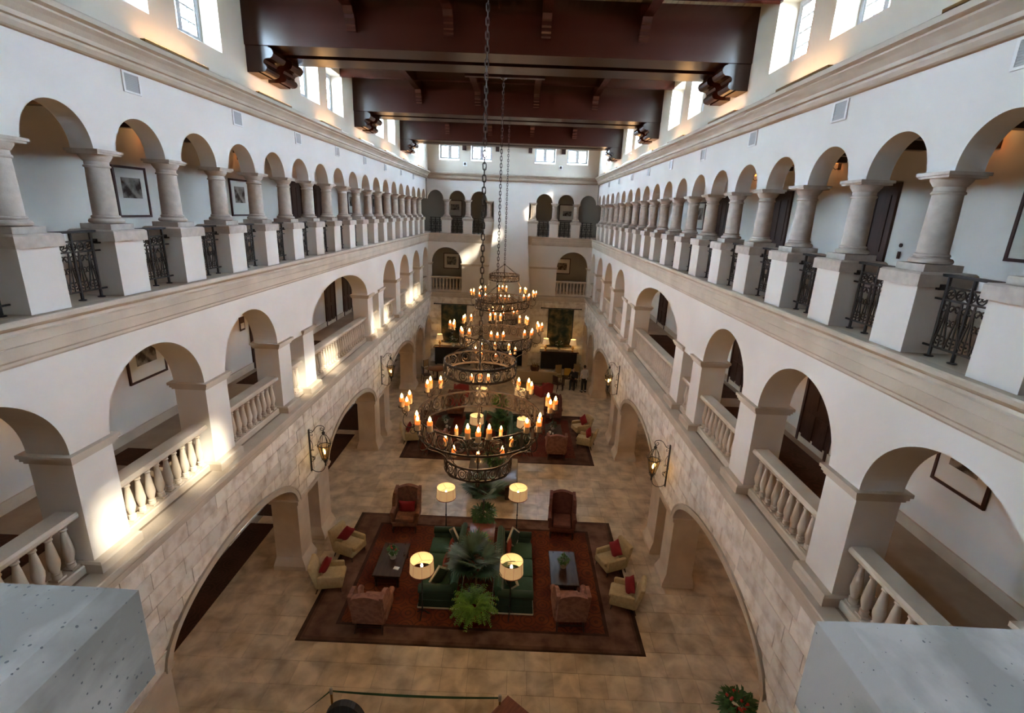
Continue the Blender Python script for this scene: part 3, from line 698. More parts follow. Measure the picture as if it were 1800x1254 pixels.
def iron_railing(W, simple=False):
    t = thing('railing', '', 'railing')
    h = W/2
    V = lambda pts: [(x, 0, z) for x, z in pts]
    MB().box(-h+.048, h-.048, -.03, .03, .965, .998).build('handrail', 'iron', t)
    for x in (-h+.13, 0, h-.13):
        MB().lathe([(.05, 0), (.05, .012), (.02, .02), (.022, .97)], 8, (x, 0, 0)).build('post', 'iron', t)
    for z, r in ((.85, .011), (.70, .011), (.13, .012)):
        MB().box(-h-.01, h+.01, -.011, .011, z-r, z+r).build('rail', 'iron', t)
    if not simple:
        for sx in (-1, 1):
            MB().box(sx*(h-.01)-.05, sx*(h-.01)+.05, -.035, .035, .80, .87).build('wall_fixing', 'iron', t)
    s = MB(); r = .0105
    g = h-(.13 if not simple else .02); n = 5; st = 2*g/n
    for k in range(n):                                 # row of circles
        cx = -g+st*(k+.5)
        s.tube([(cx+.060*math.cos(a*PI/6), 0, .775+.060*math.sin(a*PI/6)) for a in range(12)], r, 4, True)
        if not simple:
            for sg in (-1, 1): s.tube(V(spiral(cx+sg*.026, .775, .03, .008, PI/2*(1-sg)+PI/2, PI/2*(1-sg)+PI/2+2*PI*.8, 8)), r*.8, 4)
    m = 4; st = 2*g/m
    for k in range(m):                                 # S-scrolls and crossing bars
        cx = -g+st*(k+.5)
        for sg in (-1, 1):
            s.tube(V([(cx, .70), (cx+sg*st*.12, .5), (cx+sg*st*.48, .14)]), r, 4)
            s.tube(V(spiral(cx+sg*st*.27, .60, .055, .012, PI/2-sg*PI/2, PI/2-sg*PI/2+sg*2*PI*1.1, 10)), r, 4)
            s.tube(V(spiral(cx+sg*st*.16, .235, .060, .012, -PI/2, -PI/2+sg*2*PI*1.1, 10)), r, 4)
            s.tube(V(spiral(cx+sg*st*.30, .43, .045, .010, PI/2, PI/2-sg*2*PI, 8)), r, 4)
        s.tube([(cx, 0, .70), (cx, 0, .14)], r*.9, 4)
    s.build('scrollwork', 'iron', t)
    return register(t)

# ================================================================== BALUSTRADES
BAL = [(.052, 0), (.052, .05), (.045, .06), (.055, .075), (.040, .095), (.050, .14), (.066, .21), (.070, .26), (.062, .33), (.048, .47), (.036, .56), (.033, .60), (.046, .615), (.046, .63), (.032, .645), (.050, .67), (.052, .72)]
def balustrades():
    bme = MB().lathe([(q*1.14, z) for q, z in BAL], 12).box(-.07, .07, -.07, .07, -.03, .0).box(-.065, .065, -.065, .065, .715, .745).mesh('baluster', 'trim')
    def make(W, pos, rz, label, grp, zb=5.02):
        t = thing('balustrade', label, 'balustrade', pos, rz, grp)
        MB().cbox(-W/2, W/2, -.13, .13, 0, .14, .02).build('plinth', 'trim', t)
        MB().prism([(-.14, .91), (.14, .91), (.165, .94), (.165, .985), (.14, 1.02), (-.14, 1.02), (-.165, .985), (-.165, .94)], -W/2, W/2, lambda d, z, a: (a, d, z)).build('handrail', 'trim', t)
        n = max(1, round(W/.225)); 
        for k in range(n): put('baluster', bme, t, loc=(-W/2+W*(k+.5)/n, 0, .168))
        return t
    for nm, sx, rz in (('left', -1, PI/2), ('right', 1, -PI/2)):
        L = [(a, b, 'narrow arch') for a, b in L2N[0:4]]+[(L2G[0][0], L2G[0][1], 'slim opening')]+[(L2B[0], L2B[1], 'wide arch')]+[(L2G[1][0], L2G[1][1], 'slim opening')]+[(a, b, 'narrow arch') for a, b in L2F]
        names = ['first narrow arch from the near end', 'second narrow arch from the near end', 'third narrow arch from the near end', 'narrow arch just before the nearer slim opening', 'nearer slim opening',
                 'one wide arch', 'farther slim opening', 'narrow arch just after the farther slim opening', 'third narrow arch from the far corner', 'second narrow arch from the far corner', 'narrow arch at the far corner']
        for (a, b, kk), s in zip(L, names):
            make(b-a-.02, (sx*5.73, (a+b)/2, 5.02), rz, 'stone balustrade in the %s, middle %s gallery' % (s, nm), 'stone balustrades of the middle %s gallery' % nm)
    for x, s in ((-4.27, 'left'), (4.27, 'right')):
        make(2.08, (x, 34.2, 5.02), 0, 'stone balustrade under the %s end wall arch' % s, 'balustrades of the end wall')

# ================================================================== GALLERY FITTINGS
def fittings():
    def pic(T, a0, a1, z0, z1, label, ph=None, grp=None, d=2.7):
        t = thing('framed_picture', label, 'picture', (0, 0, 0), 0, grp); f = .05
        o = T((a0+a1)/2, d, (z0+z1)/2); t.location = o
        TT = lambda a, dd, z: tuple(Vector(T(a, dd, z))-Vector(o))
        fr = MB()
        for b in ((a0, a1, z0, z0+f), (a0, a1, z1-f, z1), (a0, a0+f, z0+f, z1-f), (a1-f, a1, z0+f, z1-f)): fr.box(b[0], b[1], d-.045, d-.003, b[2], b[3], TT)
        fr.build('frame', 'frame', t)
        MB().box(a0+f, a1-f, d-.022, d-.006, z0+f, z1-f, TT).build('mount', 'mount', t)
        w_, h_ = a1-a0, z1-z0; p = ph or (.24, .76, .36, .80)
        MB().box(a0+w_*p[0], a0+w_*p[1], d-.026, d-.020, z0+h_*p[2], z0+h_*p[3], TT).build('print', 'photo', t)
    def door(T, a0, a1, zb, h, n, label, d=2.7):
        o = bpy.data.objects.new('door_%d' % n, None); COL.objects.link(o); o['kind'] = 'structure'; o['label'] = label
        MB().box(a0, a1, d-.03, d-.004, zb, zb+h, T).build('leaf', 'door', o)
        fr = MB(); fr.box(a0-.09, a0, d-.06, d-.004, zb, zb+h+.09, T); fr.box(a1, a1+.09, d-.06, d-.004, zb, zb+h+.09, T); fr.box(a0, a1, d-.06, d-.004, zb+h, zb+h+.09, T); fr.build('door_frame', 'door', o)
        pn = MB(); m = (a0+a1)/2
        for (u0, u1) in ((a0+.1, m-.04), (m+.04, a1-.1)):
            for (v0, v1) in ((.15, .85), (1.0, h-.15)): pn.box(u0, u1, d-.045, d-.03, zb+v0, zb+v1, T)
        pn.build('panel', 'door', o)
    def sconce(T, a, z, label, grp, e=3, d=2.7):
        t = thing('wall_sconce', label, 'wall lamp', T(a, d, z), 0, grp); o = Vector(T(a, d, z))
        TT = lambda aa, dd, zz: tuple(Vector(T(a+aa, d+dd, z+zz))-o)
        MB().box(-.05, .05, -.02, -.004, -.12, .06, TT).build('backplate', 'riron', t)
        MB().tube([TT(0, -.02, -.08), TT(0, -.10, -.12), TT(0, -.16, -.07), TT(0, -.16, 0)], .009).build('arm', 'riron', t)
        MB().lathe([(.085, .02), (.055, .17)], 10, TT(0, -.16, 0), cap=False).build('lamp_shade', 'shadeo', t)
        l = light('sconce_light', 'POINT', T(a, d-.24, z+.1), e, (1, .55, .22), .06)
    # upper galleries
    pic(TL, 11.2, 12.2, 10.0, 11.1, 'framed photograph of a row of low vehicles on the upper left gallery wall, nearest', (.22, .80, .38, .78), 'pictures of the upper left gallery')
    pic(TL, 15.66, 16.75, 10.0, 11.1, 'framed picture with bright reflection on the upper left gallery wall, second from near', None, 'pictures of the upper left gallery')
    pic(TL, 26.3, 27.3, 10.04, 11.1, 'third framed picture from near on the upper left gallery wall', None, 'pictures of the upper left gallery')
    pic(TL, 30.5, 31.5, 10.04, 11.1, 'farthest framed picture on the upper left gallery wall', None, 'pictures of the upper left gallery')
    pic(TR, 6.85, 7.95, 10.02, 11.1, 'dark framed picture at the right edge of the photo, upper right gallery', None, 'pictures of the upper right gallery')
    pic(TR, 21.3, 22.45, 10.05, 11.15, 'framed picture seen between far columns of the upper right gallery', None, 'pictures of the upper right gallery')
    n = 1
    for q, (a0, a1) in enumerate(((19.75, 20.65), (22.1, 23.0), (33.0, 33.9))): door(TL, a0, a1, 8.95, 2.25, n, 'dark panelled door on the upper left gallery wall, %s of those from the near end' % ORD[q]); n += 1
    for q, (a0, a1) in enumerate(((10.62, 11.55), (14.69, 15.62), (19.05, 19.95), (24.4, 25.3), (28.9, 29.8))): door(TR, a0, a1, 8.95, 2.28, n, 'dark panelled door on the upper right gallery wall, %s of those from the near end' % ORD[q]); n += 1
    for k, a in enumerate((8.1, 12.3, 16.35, 20.9, 25.2)): sconce(TL, a, 11.80, 'orange shaded sconce high on the upper left gallery wall, %s from near' % ORD[k], 'sconces of the upper left gallery')
    for k, a in enumerate((8.65, 12.75, 17.0, 21.0, 25.9)): sconce(TR, a, 11.84, 'orange shaded sconce high on the upper right gallery wall, %s from near' % ORD[k], 'sconces of the upper right gallery')
    b = MB(); b.lathe([(.04, -.02), (.04, 0)], 10, (0, 0, 0), lambda x, y, z: (z, x, y+.12)); b.box(-.02, 0, -.03, .03, -.14, .0)
    tag(b.build('thermostat', 'dwood', loc=(8.18, 10.15, 10.0)), 'small dark round and oblong wall control beside the nearest upper right door', 'wall control')
    # middle galleries
    pic(TL, 10.65, 11.9, 6.25, 7.35, 'framed sepia picture seen through the third middle left arch', (.24, .76, .34, .82), 'pictures of the middle galleries')
    pic(TR, 7.0, 8.05, 6.2, 7.3, 'framed picture seen through the nearest middle right arch', None, 'pictures of the middle galleries')
    pic(TL, 3.9, 5.0, 6.3, 7.3, 'framed picture behind the nearest middle left arch', None, 'pictures of the middle galleries')
    s = MB().box(-.01, .012, -.14, .14, -.22, .22).build('notice_frame', 'frame', loc=(-8.18, 15.5, 6.66)); tag(s, 'small dark framed notice seen through the middle left arch before the slim opening', 'notice')
    MB().box(.012, .016, -.10, .10, -.16, .02).build('notice_sheet', 'paper', s)
    for q, (a0, a1) in enumerate(((16.0, 16.9), (22.55, 23.65), (24.9, 26.0), (29.2, 30.1))): door(TL, a0, a1, 5.02, 2.3, n, 'dark wooden door along the middle left gallery, %s of those from the near end' % ORD[q]); n += 1
    for q, (a0, a1) in enumerate(((10.9, 12.05), (15.6, 16.6), (24.85, 26.1), (29.5, 30.4))): door(TR, a0, a1, 5.02, 2.3, n, 'dark wooden door along the middle right gallery, %s of those from the near end' % ORD[q]); n += 1
    for nm, T, aa in (('left', TL, (7.9, 14.4, 21.0, 27.6)), ('right', TR, (8.9, 13.6, 21.3, 27.4))):
        for k, a in enumerate(aa): sconce(T, a, 7.15, 'small sconce on the middle %s gallery wall, %s from near' % (nm, ORD[k]), 'sconces of the middle %s gallery' % nm, 7)
    # end galleries
    D = 2.3
    pic(TE, -4.5, -3.5, 10.0, 11.1, 'framed picture behind the upper left end arches', (.2, .8, .4, .75), 'pictures of the end galleries', D)
    pic(TE, 3.3, 4.4, 10.0, 11.1, 'framed picture behind the upper right end arches', (.25, .8, .3, .6), 'pictures of the end galleries', D)
    pic(TE, -4.8, -3.65, 6.35, 7.45, 'framed architectural picture behind the middle left end arch', (.2, .8, .25, .78), 'pictures of the end galleries', D)
    pic(TE, 3.15, 4.35, 6.3, 7.4, 'framed picture behind the middle right end arch', (.2, .8, .25, .7), 'pictures of the end galleries', D)
    sconce(TE, 3.0, 6.95, 'small lit sconce beside the right end picture', 'sconces of the end gallery', 4, D-.0)
    # vents
    for nm, T, s0 in (('left', TL, [5.62+3.07*q for q in range(9)]), ('right', TR, [5.62+3.07*q for q in range(9)])):
        for k, a in enumerate(s0):
            o = T(a, .13, 12.19); t = thing('air_vent', 'small grey air vent under the %s cornice, %s from the near end' % (nm, ORD[k]), 'vent', o, 0, 'vents under the %s cornice' % nm)
            TT = lambda aa, dd, z: tuple(Vector(T(a+aa, .13+dd, 12.19+z))-Vector(o))
            fr = MB()
            for b_ in ((-.19, .19, -.16, -.13), (-.19, .19, .12, .145), (-.19, -.15, -.13, .12), (.15, .19, -.13, .12)): fr.box(b_[0], b_[1], -.02, -.001, b_[2], b_[3], TT)
            fr.build('frame', 'white', t)
            MB().box(-.15, .15, -.008, -.001, -.13, .12, TT).build('backing', 'vent', t)
            sl = MB()
            for q in range(9): sl.box(-.15, .15, -.015, -.006, -.125+q*.0275, -.112+q*.0275, TT)
            sl.build('louvre', 'vent', t)
    # boxes on the end wall
    for k, (x0, x1) in enumerate(((-3.24, -3.0), (-1.13, -.9), (.96, 1.19), (3.06, 3.30))):
        o = MB().box(x0, x1, -.22, -.003, 14.10, 14.42, TE).build('loudspeaker', 'dwood'); tag(o, 'small dark loudspeaker box high on the end wall, %s from the left' % ORD[k], 'loudspeaker', 'loudspeakers between the end windows')
    for k, x in enumerate((-3.2, 2.95)):
        t = thing('wall_light', 'small white flood light under the %s pair of end windows' % ('left' if k == 0 else 'right'), 'wall light', (x+.12, 34, 13.3), 0, 'flood lights on the end wall')
        MB().box(-.13, .13, -.03, -.003, -.13, .13).build('plate', 'white', t); MB().lathe([(.05, 0), (.065, .06), (.03, .14)], 10, (0, -.09, -.06)).build('lamp', 'black', t)

def cove():
    """warm uplights lying on the cornice"""
    k = 0
    for nm, sx in (('left', -1), ('right', 1)):
        for i, y in enumerate((5.7, 9.5, 13.0, 16.65, 20.25, 23.8, 27.3, 31.0)):
            t = thing('uplight', 'slim warm strip uplight on top of the %s cornice, %s from near' % (nm, ORD[i]), 'uplight', (sx*5.33, y, 12.78), 0, 'uplights on the %s cornice' % nm)
            MB().box(-.04, .04, -.82, .82, 0, .04).build('housing', 'brass', t)
            MB().box(-.03, .03, -.80, .80, .04, .045).build('lens', 'cove', t)
            light('uplight_lamp', 'AREA', (sx*5.32, y, 12.85), UPW, (1, .55, .22), .07, (PI, -sx*.10, 0), sy=1.5)
UPW = 3.6

colonnade(); balustrades(); fittings(); cove()

# ================================================================== CHANDELIERS
def chandelier(Y, label, ztop, main=True):
    t = thing('chandelier', label, 'chandelier', (-.02 if Y > 20 else -.03, Y, 0), 0, 'iron ring chandeliers hanging down the middle of the hall'); t.rotation_euler.z = .07
    I = 'riron'
    def ring(r, z0, z1, name, nc):
        fr = MB()
        for z in (z0, z1):
            n = 48
            vs = []
            for k in range(n):
                a = 2*PI*k/n
                for rr, zz in ((r-.010, z-.020), (r+.010, z-.020), (r+.010, z+.020), (r-.010, z+.020)): vs.append((rr*math.cos(a), rr*math.sin(a), zz))
            fr.add(vs, [[k*4+j, k*4+(j+1) % 4, ((k+1) % n)*4+(j+1) % 4, ((k+1) % n)*4+j] for k in range(n) for j in range(4)])
        o = fr.build(name, I, t)
        s = MB(); h = (z1-z0)/2; zc = (z0+z1)/2; q = h*.82
        for k in range(nc):
            a0 = 2*PI*(k+.5)/nc
            P_ = lambda u, v: ((r)*math.cos(a0+u/r), r*math.sin(a0+u/r), zc+v)
            s.tube([P_(q*.85*math.cos(b*PI/5), q*math.sin(b*PI/5)) for b in range(10)], .013, 3, True)
            s.tube([P_(q*.45*math.cos(b*PI/3), q*.5*math.sin(b*PI/3)) for b in range(6)], .010, 3, True)
            wd = PI*r/nc
            for sg in (-1, 1): s.tube([P_(sg*wd+sg*-.04*math.sin(PI*i/4), -h+2*h*i/4) for i in range(5)], .012, 3)
            s.tube([P_(-wd, -h), P_(-wd, h)], .010, 3)
        s.build('scrollwork', I, o)
    ring(.72, 7.33, 7.58, 'upper_ring', 14)
    ring(1.25, 6.10, 6.46, 'main_ring', 22)
    ring(.71, 5.26, 5.52, 'lower_ring', 14)
    MB().lathe([(.03, 4.72), (.055, 4.78), (.03, 4.86), (.016, 4.9), (.016, 5.3), (.035, 5.33), (.016, 5.37), (.016, 6.3), (.04, 6.34), (.016, 6.4), (.016, 7.3), (.045, 7.36), (.05, 7.44), (.018, 7.5), (.016, 8.0), (.05, 8.03), (.05, 8.07), (.012, 8.1)], 8).build('centre_rod', I, t)
    linkme = None
    lk = MB(); pts = [(.0, 0, .052)]
    pts = [(.030*math.cos(a*PI/5), 0, .036*(1 if math.sin(a*PI/5) > 0 else -1 if math.sin(a*PI/5) < 0 else 0)+.026*math.sin(a*PI/5)) for a in range(10)]
    lk.tube(pts, .012, 4, True); linkme = lk.mesh('link', I)
    chn = bpy.data.objects.new('chain', None); COL.objects.link(chn); chn.parent = t
    z = 8.13; k = 0
    while z < ztop:
        put('link', linkme, chn, loc=(0, 0, z), rot=(0, 0, PI/2*(k % 2))); z += .103; k += 1
    MB().lathe([(.09, ztop-.03), (.09, ztop+.0), (.03, ztop-.06)], 12).build('ceiling_rose', I, t)
    def chainrun(mb, p, q, n, r=.007):
        p, q = Vector(p), Vector(q); d = (q-p); L = d.length/n; d.normalize(); u = d.orthogonal().normalized(); v = d.cross(u)
        for i in range(n):
            c = p+d*(L*(i+.5)); s_ = u if i % 2 else v
            mb.tube([c+d*(L*.62*math.cos(b*PI/3))+s_*(L*.30*math.sin(b*PI/3)) for b in range(6)], r, 3, True)
    for k in range(6):
        a = PI/6+k*PI/3; ca, sa = math.cos(a), math.sin(a)
        mb = MB(); mb.tube([(.03*ca, .03*sa, 8.04), (.72*ca, .72*sa, 7.58)], .011, 4); mb.build('stay', I, t)
        mb = MB(); chainrun(mb, (.72*ca, .72*sa, 7.33), (1.25*ca, 1.25*sa, 6.47), 11); mb.build('hanging_chain', I, t, kind='stuff')
        mb = MB(); mb.tube(bez((1.24*ca, 1.24*sa, 6.10), (1.2*ca, 1.2*sa, 5.75), (.80*ca, .80*sa, 5.9), (.71*ca, .71*sa, 5.48)), .011, 4); mb.build('stay', I, t)
        mb = MB(); mb.tube(bez((.70*ca, .70*sa, 5.22), (.6*ca, .6*sa, 5.02), (.2*ca, .2*sa, 5.0), (.0, 0, 4.92)), .010, 4); mb.build('stay', I, t)
    # candles
    cw = MB().lathe([(.048, 0), (.050, .01), (.050, .125)], 10).mesh('candle', 'wax')
    cg = MB().lathe([(.0505, .123), (.051, .185), (.043, .196), (.012, .19)], 10).mesh('wax_top', 'waxglow')
    fl = MB().lathe([(.006, .19), (.026, .212), (.028, .235), (.014, .27), (.002, .295)], 8).mesh('flame', 'flame')
    dp = MB().lathe([(.045, -.02), (.075, -.005), (.078, .003), (.04, .0)], 12).mesh('drip_pan', 'riron')
    def candle(x, y, z, s=1.0):
        c = put('candle', cw, t, loc=(x, y, z)); c.scale = (s, s, s)
        put('wax_top', cg, c); put('flame', fl, c); put('drip_pan', dp, c)
    for k in range(8):
        a = -PI/2+k*PI/4+(0.0); ca, sa = math.cos(a), math.sin(a)
        arm = MB()
        E_ = (1.50*ca, 1.50*sa, 6.42)
        arm.tube(bez((1.25*ca, 1.25*sa, 6.16), (1.55*ca, 1.55*sa, 5.98), (1.62*ca, 1.62*sa, 6.25), E_, 10), .011, 4)
        arm.tube([(1.25*ca+(.10-.008*i)*math.cos(i*.8)*ca+.12*ca, 1.25*sa+(.10-.008*i)*math.cos(i*.8)*sa+.12*sa, 6.02+(.10-.008*i)*math.sin(i*.8)) for i in range(10)], .008, 3)
        for dx, dr in ((-.19, -.06), (0, .07), (.19, -.06)):
            px = (1.50+dr)*ca-dx*sa; py = (1.50+dr)*sa+dx*ca
            arm.tube(bez(E_, (E_[0]-dx*.5*sa, E_[1]+dx*.5*ca, 6.38), (px, py, 6.38), (px, py, 6.535), 6), .009, 4)
            candle(px, py, 6.555)
        arm.build('candle_arm', I, t)
        if True:
            a2 = a; px, py = .69*math.cos(a2), .69*math.sin(a2)
            s_ = MB(); s_.tube([(px, py, 5.48), (px, py, 5.68)], .009, 4); s_.build('candle_stem', I, t)
            candle(px, py, 5.70, .86)
    for k in range(4):
        a = k*PI/2+PI/4
        light('candle_light', 'POINT', (.6*math.cos(a), Y+.6*math.sin(a), 6.95), CANW, (1, .58, .26), .12)
    light('candle_light', 'POINT', (.1, Y, 5.9), CANW, (1, .58, .26), .12)
CANW = 31
chandelier(9.5, 'nearest iron ring chandelier with candles hanging on a long chain', 14.30)
chandelier(16.6, 'middle iron ring chandelier with candles, second along the hall', 14.30)
chandelier(23.8, 'farthest iron ring chandelier with candles, in front of the chimney hood', 14.30)
for y in (9.5, 16.6, 23.8):
    o = MB().box(-1.2, 1.2, y-.09, y+.09, 14.30, 14.42).build('hanging_beam', 'wood'); tag(o, 'short dark timber carrying the chain of the %s chandelier' % {9.5: 'nearest', 16.6: 'middle', 23.8: 'farthest'}[y], 'beam')

# ================================================================== LANTERNS ON THE BLOCK WALLS
def lantern(sx, y, label):
    # local x points out of the wall into the court
    t = thing('lantern_sconce', label, 'wall lantern', (sx*5.33, y, 2.72), 0 if sx < 0 else PI, 'iron wall lanterns over the slim openings')
    MB().box(0, .025, -.035, .035, 0, 1.36).build('backplate', 'iron', t)
    s = MB(); V = lambda p: [(x, 0, z) for x, z in p]
    s.tube(V(bez((.02, 1.26), (.18, 1.22), (.16, 1.50), (.36, 1.50))+spiral(.40, 1.40, .10, .02, PI/2, -PI*1.6, 14)[1:]), .010, 5)
    s.tube(V(spiral(.07, 1.31, .05, .012, -PI/2, PI*1.2, 8)), .007, 4)
    s.tube(V(spiral(.08, 1.18, .045, .01, PI/2, -PI*1.3, 8)), .007, 4)
    s.tube(V(bez((.02, .06), (.12, -.08), (.42, -.08), (.44, .26))), .010, 5)
    s.tube(V(spiral(.09, .44, .07, .015, -PI*.6, PI*1.3, 10)), .008, 4)
    s.tube(V(bez((.02, .30), (.14, .36), (.14, .46), (.03, .50))), .008, 4)
    s.tube(V(bez((.02, .66), (.14, .74), (.10, .98), (.02, 1.02))), .008, 4)
    s.tube(V(spiral(.09, .70, .04, .01, PI, PI*3, 8)), .007, 4)
    s.build('scroll_bracket', 'iron', t)
    bx = .44
    f = MB()
    f.tube([(bx, 0, 1.42), (bx, 0, 1.28)], .010, 5)
    f.lathe([(.02, 1.20), (.045, 1.24), (.05, 1.28), (.02, 1.32)], 8, (bx, 0, 0))
    n = 6; a6 = [PI/6+k*PI/3 for k in range(n)]
    R0, R1, R2 = .085, .185, .045
    for k in range(n):
        c, s_ = math.cos(a6[k]), math.sin(a6[k]); c2, s2 = math.cos(a6[(k+1) % n]), math.sin(a6[(k+1) % n])
        f.tube([(bx+R0*c, R0*s_, .42), (bx+R1*c, R1*s_, .86)], .009, 4)
        f.tube(bez((bx+R1*c, R1*s_, .88), (bx+.16*c, .16*s_, 1.02), (bx+.12*c, .12*s_, 1.12), (bx+R2*c, R2*s_, 1.21), 5), .009, 4)
        f.tube([(bx+R1*c, R1*s_, .87), (bx+R1*c2, R1*s2, .87)], .013, 4); f.tube([(bx+R0*c, R0*s_, .42), (bx+R0*c2, R0*s2, .42)], .011, 4)
        f.tube([(bx+(R1+.03+.03*math.cos(q))*c, (R1+.03+.03*math.cos(q))*s_, .90+.03*math.sin(q)) for q in (0, 1, 2, 3, 4, 5)], .006, 3)
        f.tube([(bx+(R0+.02+.02*math.cos(q))*c, (R0+.02+.02*math.cos(q))*s_, .39+.02*math.sin(q)) for q in (0, 1, 2, 3, 4, 5)], .005, 3)
    f.lathe([(.012, .18), (.03, .22), (.02, .27), (.05, .34), (.085, .42)], 8, (bx, 0, 0))
    f.build('lantern_cage', 'iron', t)
    for k in range(n):
        c, s_ = math.cos(a6[k]), math.sin(a6[k]); c2, s2 = math.cos(a6[(k+1) % n]), math.sin(a6[(k+1) % n])
        MB().add([(bx+R0*c, R0*s_, .43), (bx+R0*c2, R0*s2, .43), (bx+R1*c2, R1*s2, .86), (bx+R1*c, R1*s_, .86)], [[0, 1, 2, 3]]).build('pane', 'lglass', t)
    b = MB().lathe([(.035, .43), (.035, .47), (.014, .48), (.014, .58)], 8, (bx, 0, 0)).build('candle_holder', 'wax', t)
    MB().lathe([(.012, .58), (.024, .61), (.026, .65), (.012, .70), (.002, .73)], 8, (bx, 0, 0)).build('bulb', 'bulb', t)
    light('lantern_light', 'POINT', (sx*(5.33-bx), y, 2.72+.66), 20, (1, .62, .28), .03)
for sx, nm in ((-1, 'left'), (1, 'right')):
    lantern(sx, 13.32, 'nearer black iron scroll wall lantern on the %s block wall, lit' % nm)
    lantern(sx, 21.15, 'farther black iron scroll wall lantern on the %s block wall, lit' % nm)

# ================================================================== FURNITURE
def rbox(mb, x0, x1, y0, y1, z0, z1, r=.04, T=None):
    """soft box: chamfered on all edges"""
    xs = ((x0, x0+r, x1-r, x1), (y0, y0+r, y1-r, y1), (z0, z0+r, z1-r, z1))
    bm = bmesh.new(); bmesh.ops.create_cube(bm, size=1)
    for v in bm.verts: v.co = Vector((x0 if v.co.x < 0 else x1, y0 if v.co.y < 0 else y1, z0 if v.co.z < 0 else z1))
    bmesh.ops.bevel(bm, geom=bm.edges[:]+bm.verts[:], offset=min(r, (x1-x0)/2.1, (y1-y0)/2.1, (z1-z0)/2.1), segments=2, profile=.5, affect='EDGES')
    bm.verts.index_update()
    vs = [v.co.copy() for v in bm.verts]; fs = [[v.index for v in f.verts] for f in bm.faces]; bm.free()
    if T: vs = [T(*v) for v in vs]
    return mb.add(vs, fs, True)
def cushion(label, m, loc, rot, s=(.45, .45, .14), grp=None, border=None):
    """square pillow with pointed corners standing in its local xz plane"""
    mb = MB(); n = 10; vs = []
    for sg in (-1, 1):
        for i in range(n+1):
            for j in range(n+1):
                u, v = 2*i/n-1, 2*j/n-1
                e = (1-u*u)*(1-v*v); pin = 1-.10*(1-abs(u*v))
                vs.append((u*s[0]/2*(1-.09*(1-v*v)*0-.10*(1-abs(v))*abs(u)), sg*s[2]/2*(e**.45 if e > 0 else 0), v*s[1]/2*(1-.10*(1-abs(u))*abs(v))))
    N = (n+1)**2; fs = []
    for q in range(2):
        for i in range(n):
            for j in range(n): fs.append([q*N+i*(n+1)+j, q*N+(i+1)*(n+1)+j, q*N+(i+1)*(n+1)+j+1, q*N+i*(n+1)+j+1])
    mb.add(vs, fs, True)
    o = mb.build('cushion', m, loc=loc, rot=rot); tag(o, label, 'cushion', grp)
    if border:
        b = MB(); w = .045
        for (a0, a1, c0, c1) in ((-s[0]/2, s[0]/2, s[1]/2-w, s[1]/2), (-s[0]/2, s[0]/2, -s[1]/2, -s[1]/2+w), (-s[0]/2, -s[0]/2+w, -s[1]/2, s[1]/2), (s[0]/2-w, s[0]/2, -s[1]/2, s[1]/2)):
            b.box(a0, a1, -.028, .028, c0, c1)
        b.build('border', 'piping', o)
    return o

def wing_chair(loc, rz, label, fab, grp=None):
    """faces local +y"""
    t = thing('wing_chair', label, 'armchair', loc, rz, grp)
    a = MB(); rbox(a, -.36, .36, -.34, .38, .22, .36, .03); a.build('seat_frame', fab, t)
    a = MB(); rbox(a, -.27, .27, -.24, .40, .36, .50, .05); a.build('seat_cushion', fab, t)
    # back: camel top, leaning back
    a = MB(); pr = [(-.34, .30), (.34, .30), (.345, .98), (.30, 1.06), (.20, 1.10), (.08, 1.135), (0, 1.14), (-.08, 1.135), (-.20, 1.10), (-.30, 1.06), (-.345, .98)]
    a.prism(pr, -.42, -.27, lambda x, z, y: (x, y-(z-.3)*.16, z)); a.build('back', fab, t)
    for sx in (-1, 1):
        a = MB(); pr = [(-.40, .62), (.02, .62), (.03, .74), (.0, .92), (-.08, 1.05), (-.22, 1.10), (-.50, 1.10), (-.48, .9)]
        a.prism(pr, .30, .385, lambda y, z, x: (sx*(x+max(0, y+.2)*.10), y-(z-.6)*.06, z)); a.build('wing', fab, t)
        a = MB(); rbox(a, min(sx*.29, sx*.40), max(sx*.29, sx*.40), -.32, .34, .30, .60, .03)
        a.tube([(sx*.35, -.33, .63), (sx*.355, .1, .63), (sx*.36, .36, .62)], [.055, .06, .07], 10); a.build('armrest', fab, t)
    for sx in (-1, 1):
        MB().tube([(sx*.31, .33, .22), (sx*.33, .36, .12), (sx*.32, .36, 0)], [.035, .026, .02], 6).build('leg', 'dwood', t)
        MB().tube([(sx*.30, -.32, .22), (sx*.31, -.40, 0)], [.028, .02], 6).build('leg', 'dwood', t)
    MB().box(-.30, .30, -.345, -.315, .10, .13).build('stretcher', 'dwood', t)
    t.scale = (1.14, 1.10, 1.12)
    return t
def tub_chair(loc, rz, label, grp=None, fab='cream'):
    t = thing('armchair', label, 'armchair', loc, rz, grp)
    a = MB(); rbox(a, -.36, .36, -.34, .36, .18, .34, .04); a.build('seat_frame', fab, t)
    a = MB(); rbox(a, -.26, .26, -.22, .40, .33, .46, .055); a.build('seat_cushion', fab, t)
    a = MB(); rbox(a, -.36, .36, -.10, .03, .20, .88, .05, lambda x, y, z: (x*(1-.10*(z-.3)), y-.27-(z-.2)*.28, z)); a.build('back', fab, t)
    for sx in (-1, 1):
        a = MB(); rbox(a, min(sx*.27, sx*.39), max(sx*.27, sx*.39), -.30, .33, .24, .58, .05, lambda x, y, z: (x, y, z-.0+(.04*(-y) if z > .4 else 0))); a.build('armrest', fab, t)
        MB().tube([(sx*.30, .28, .18), (sx*.31, .31, 0)], [.028, .016], 6).build('leg', 'dwood', t)
        MB().tube([(sx*.29, -.30, .18), (sx*.30, -.37, 0)], [.028, .016], 6).build('leg', 'dwood', t)
    return t
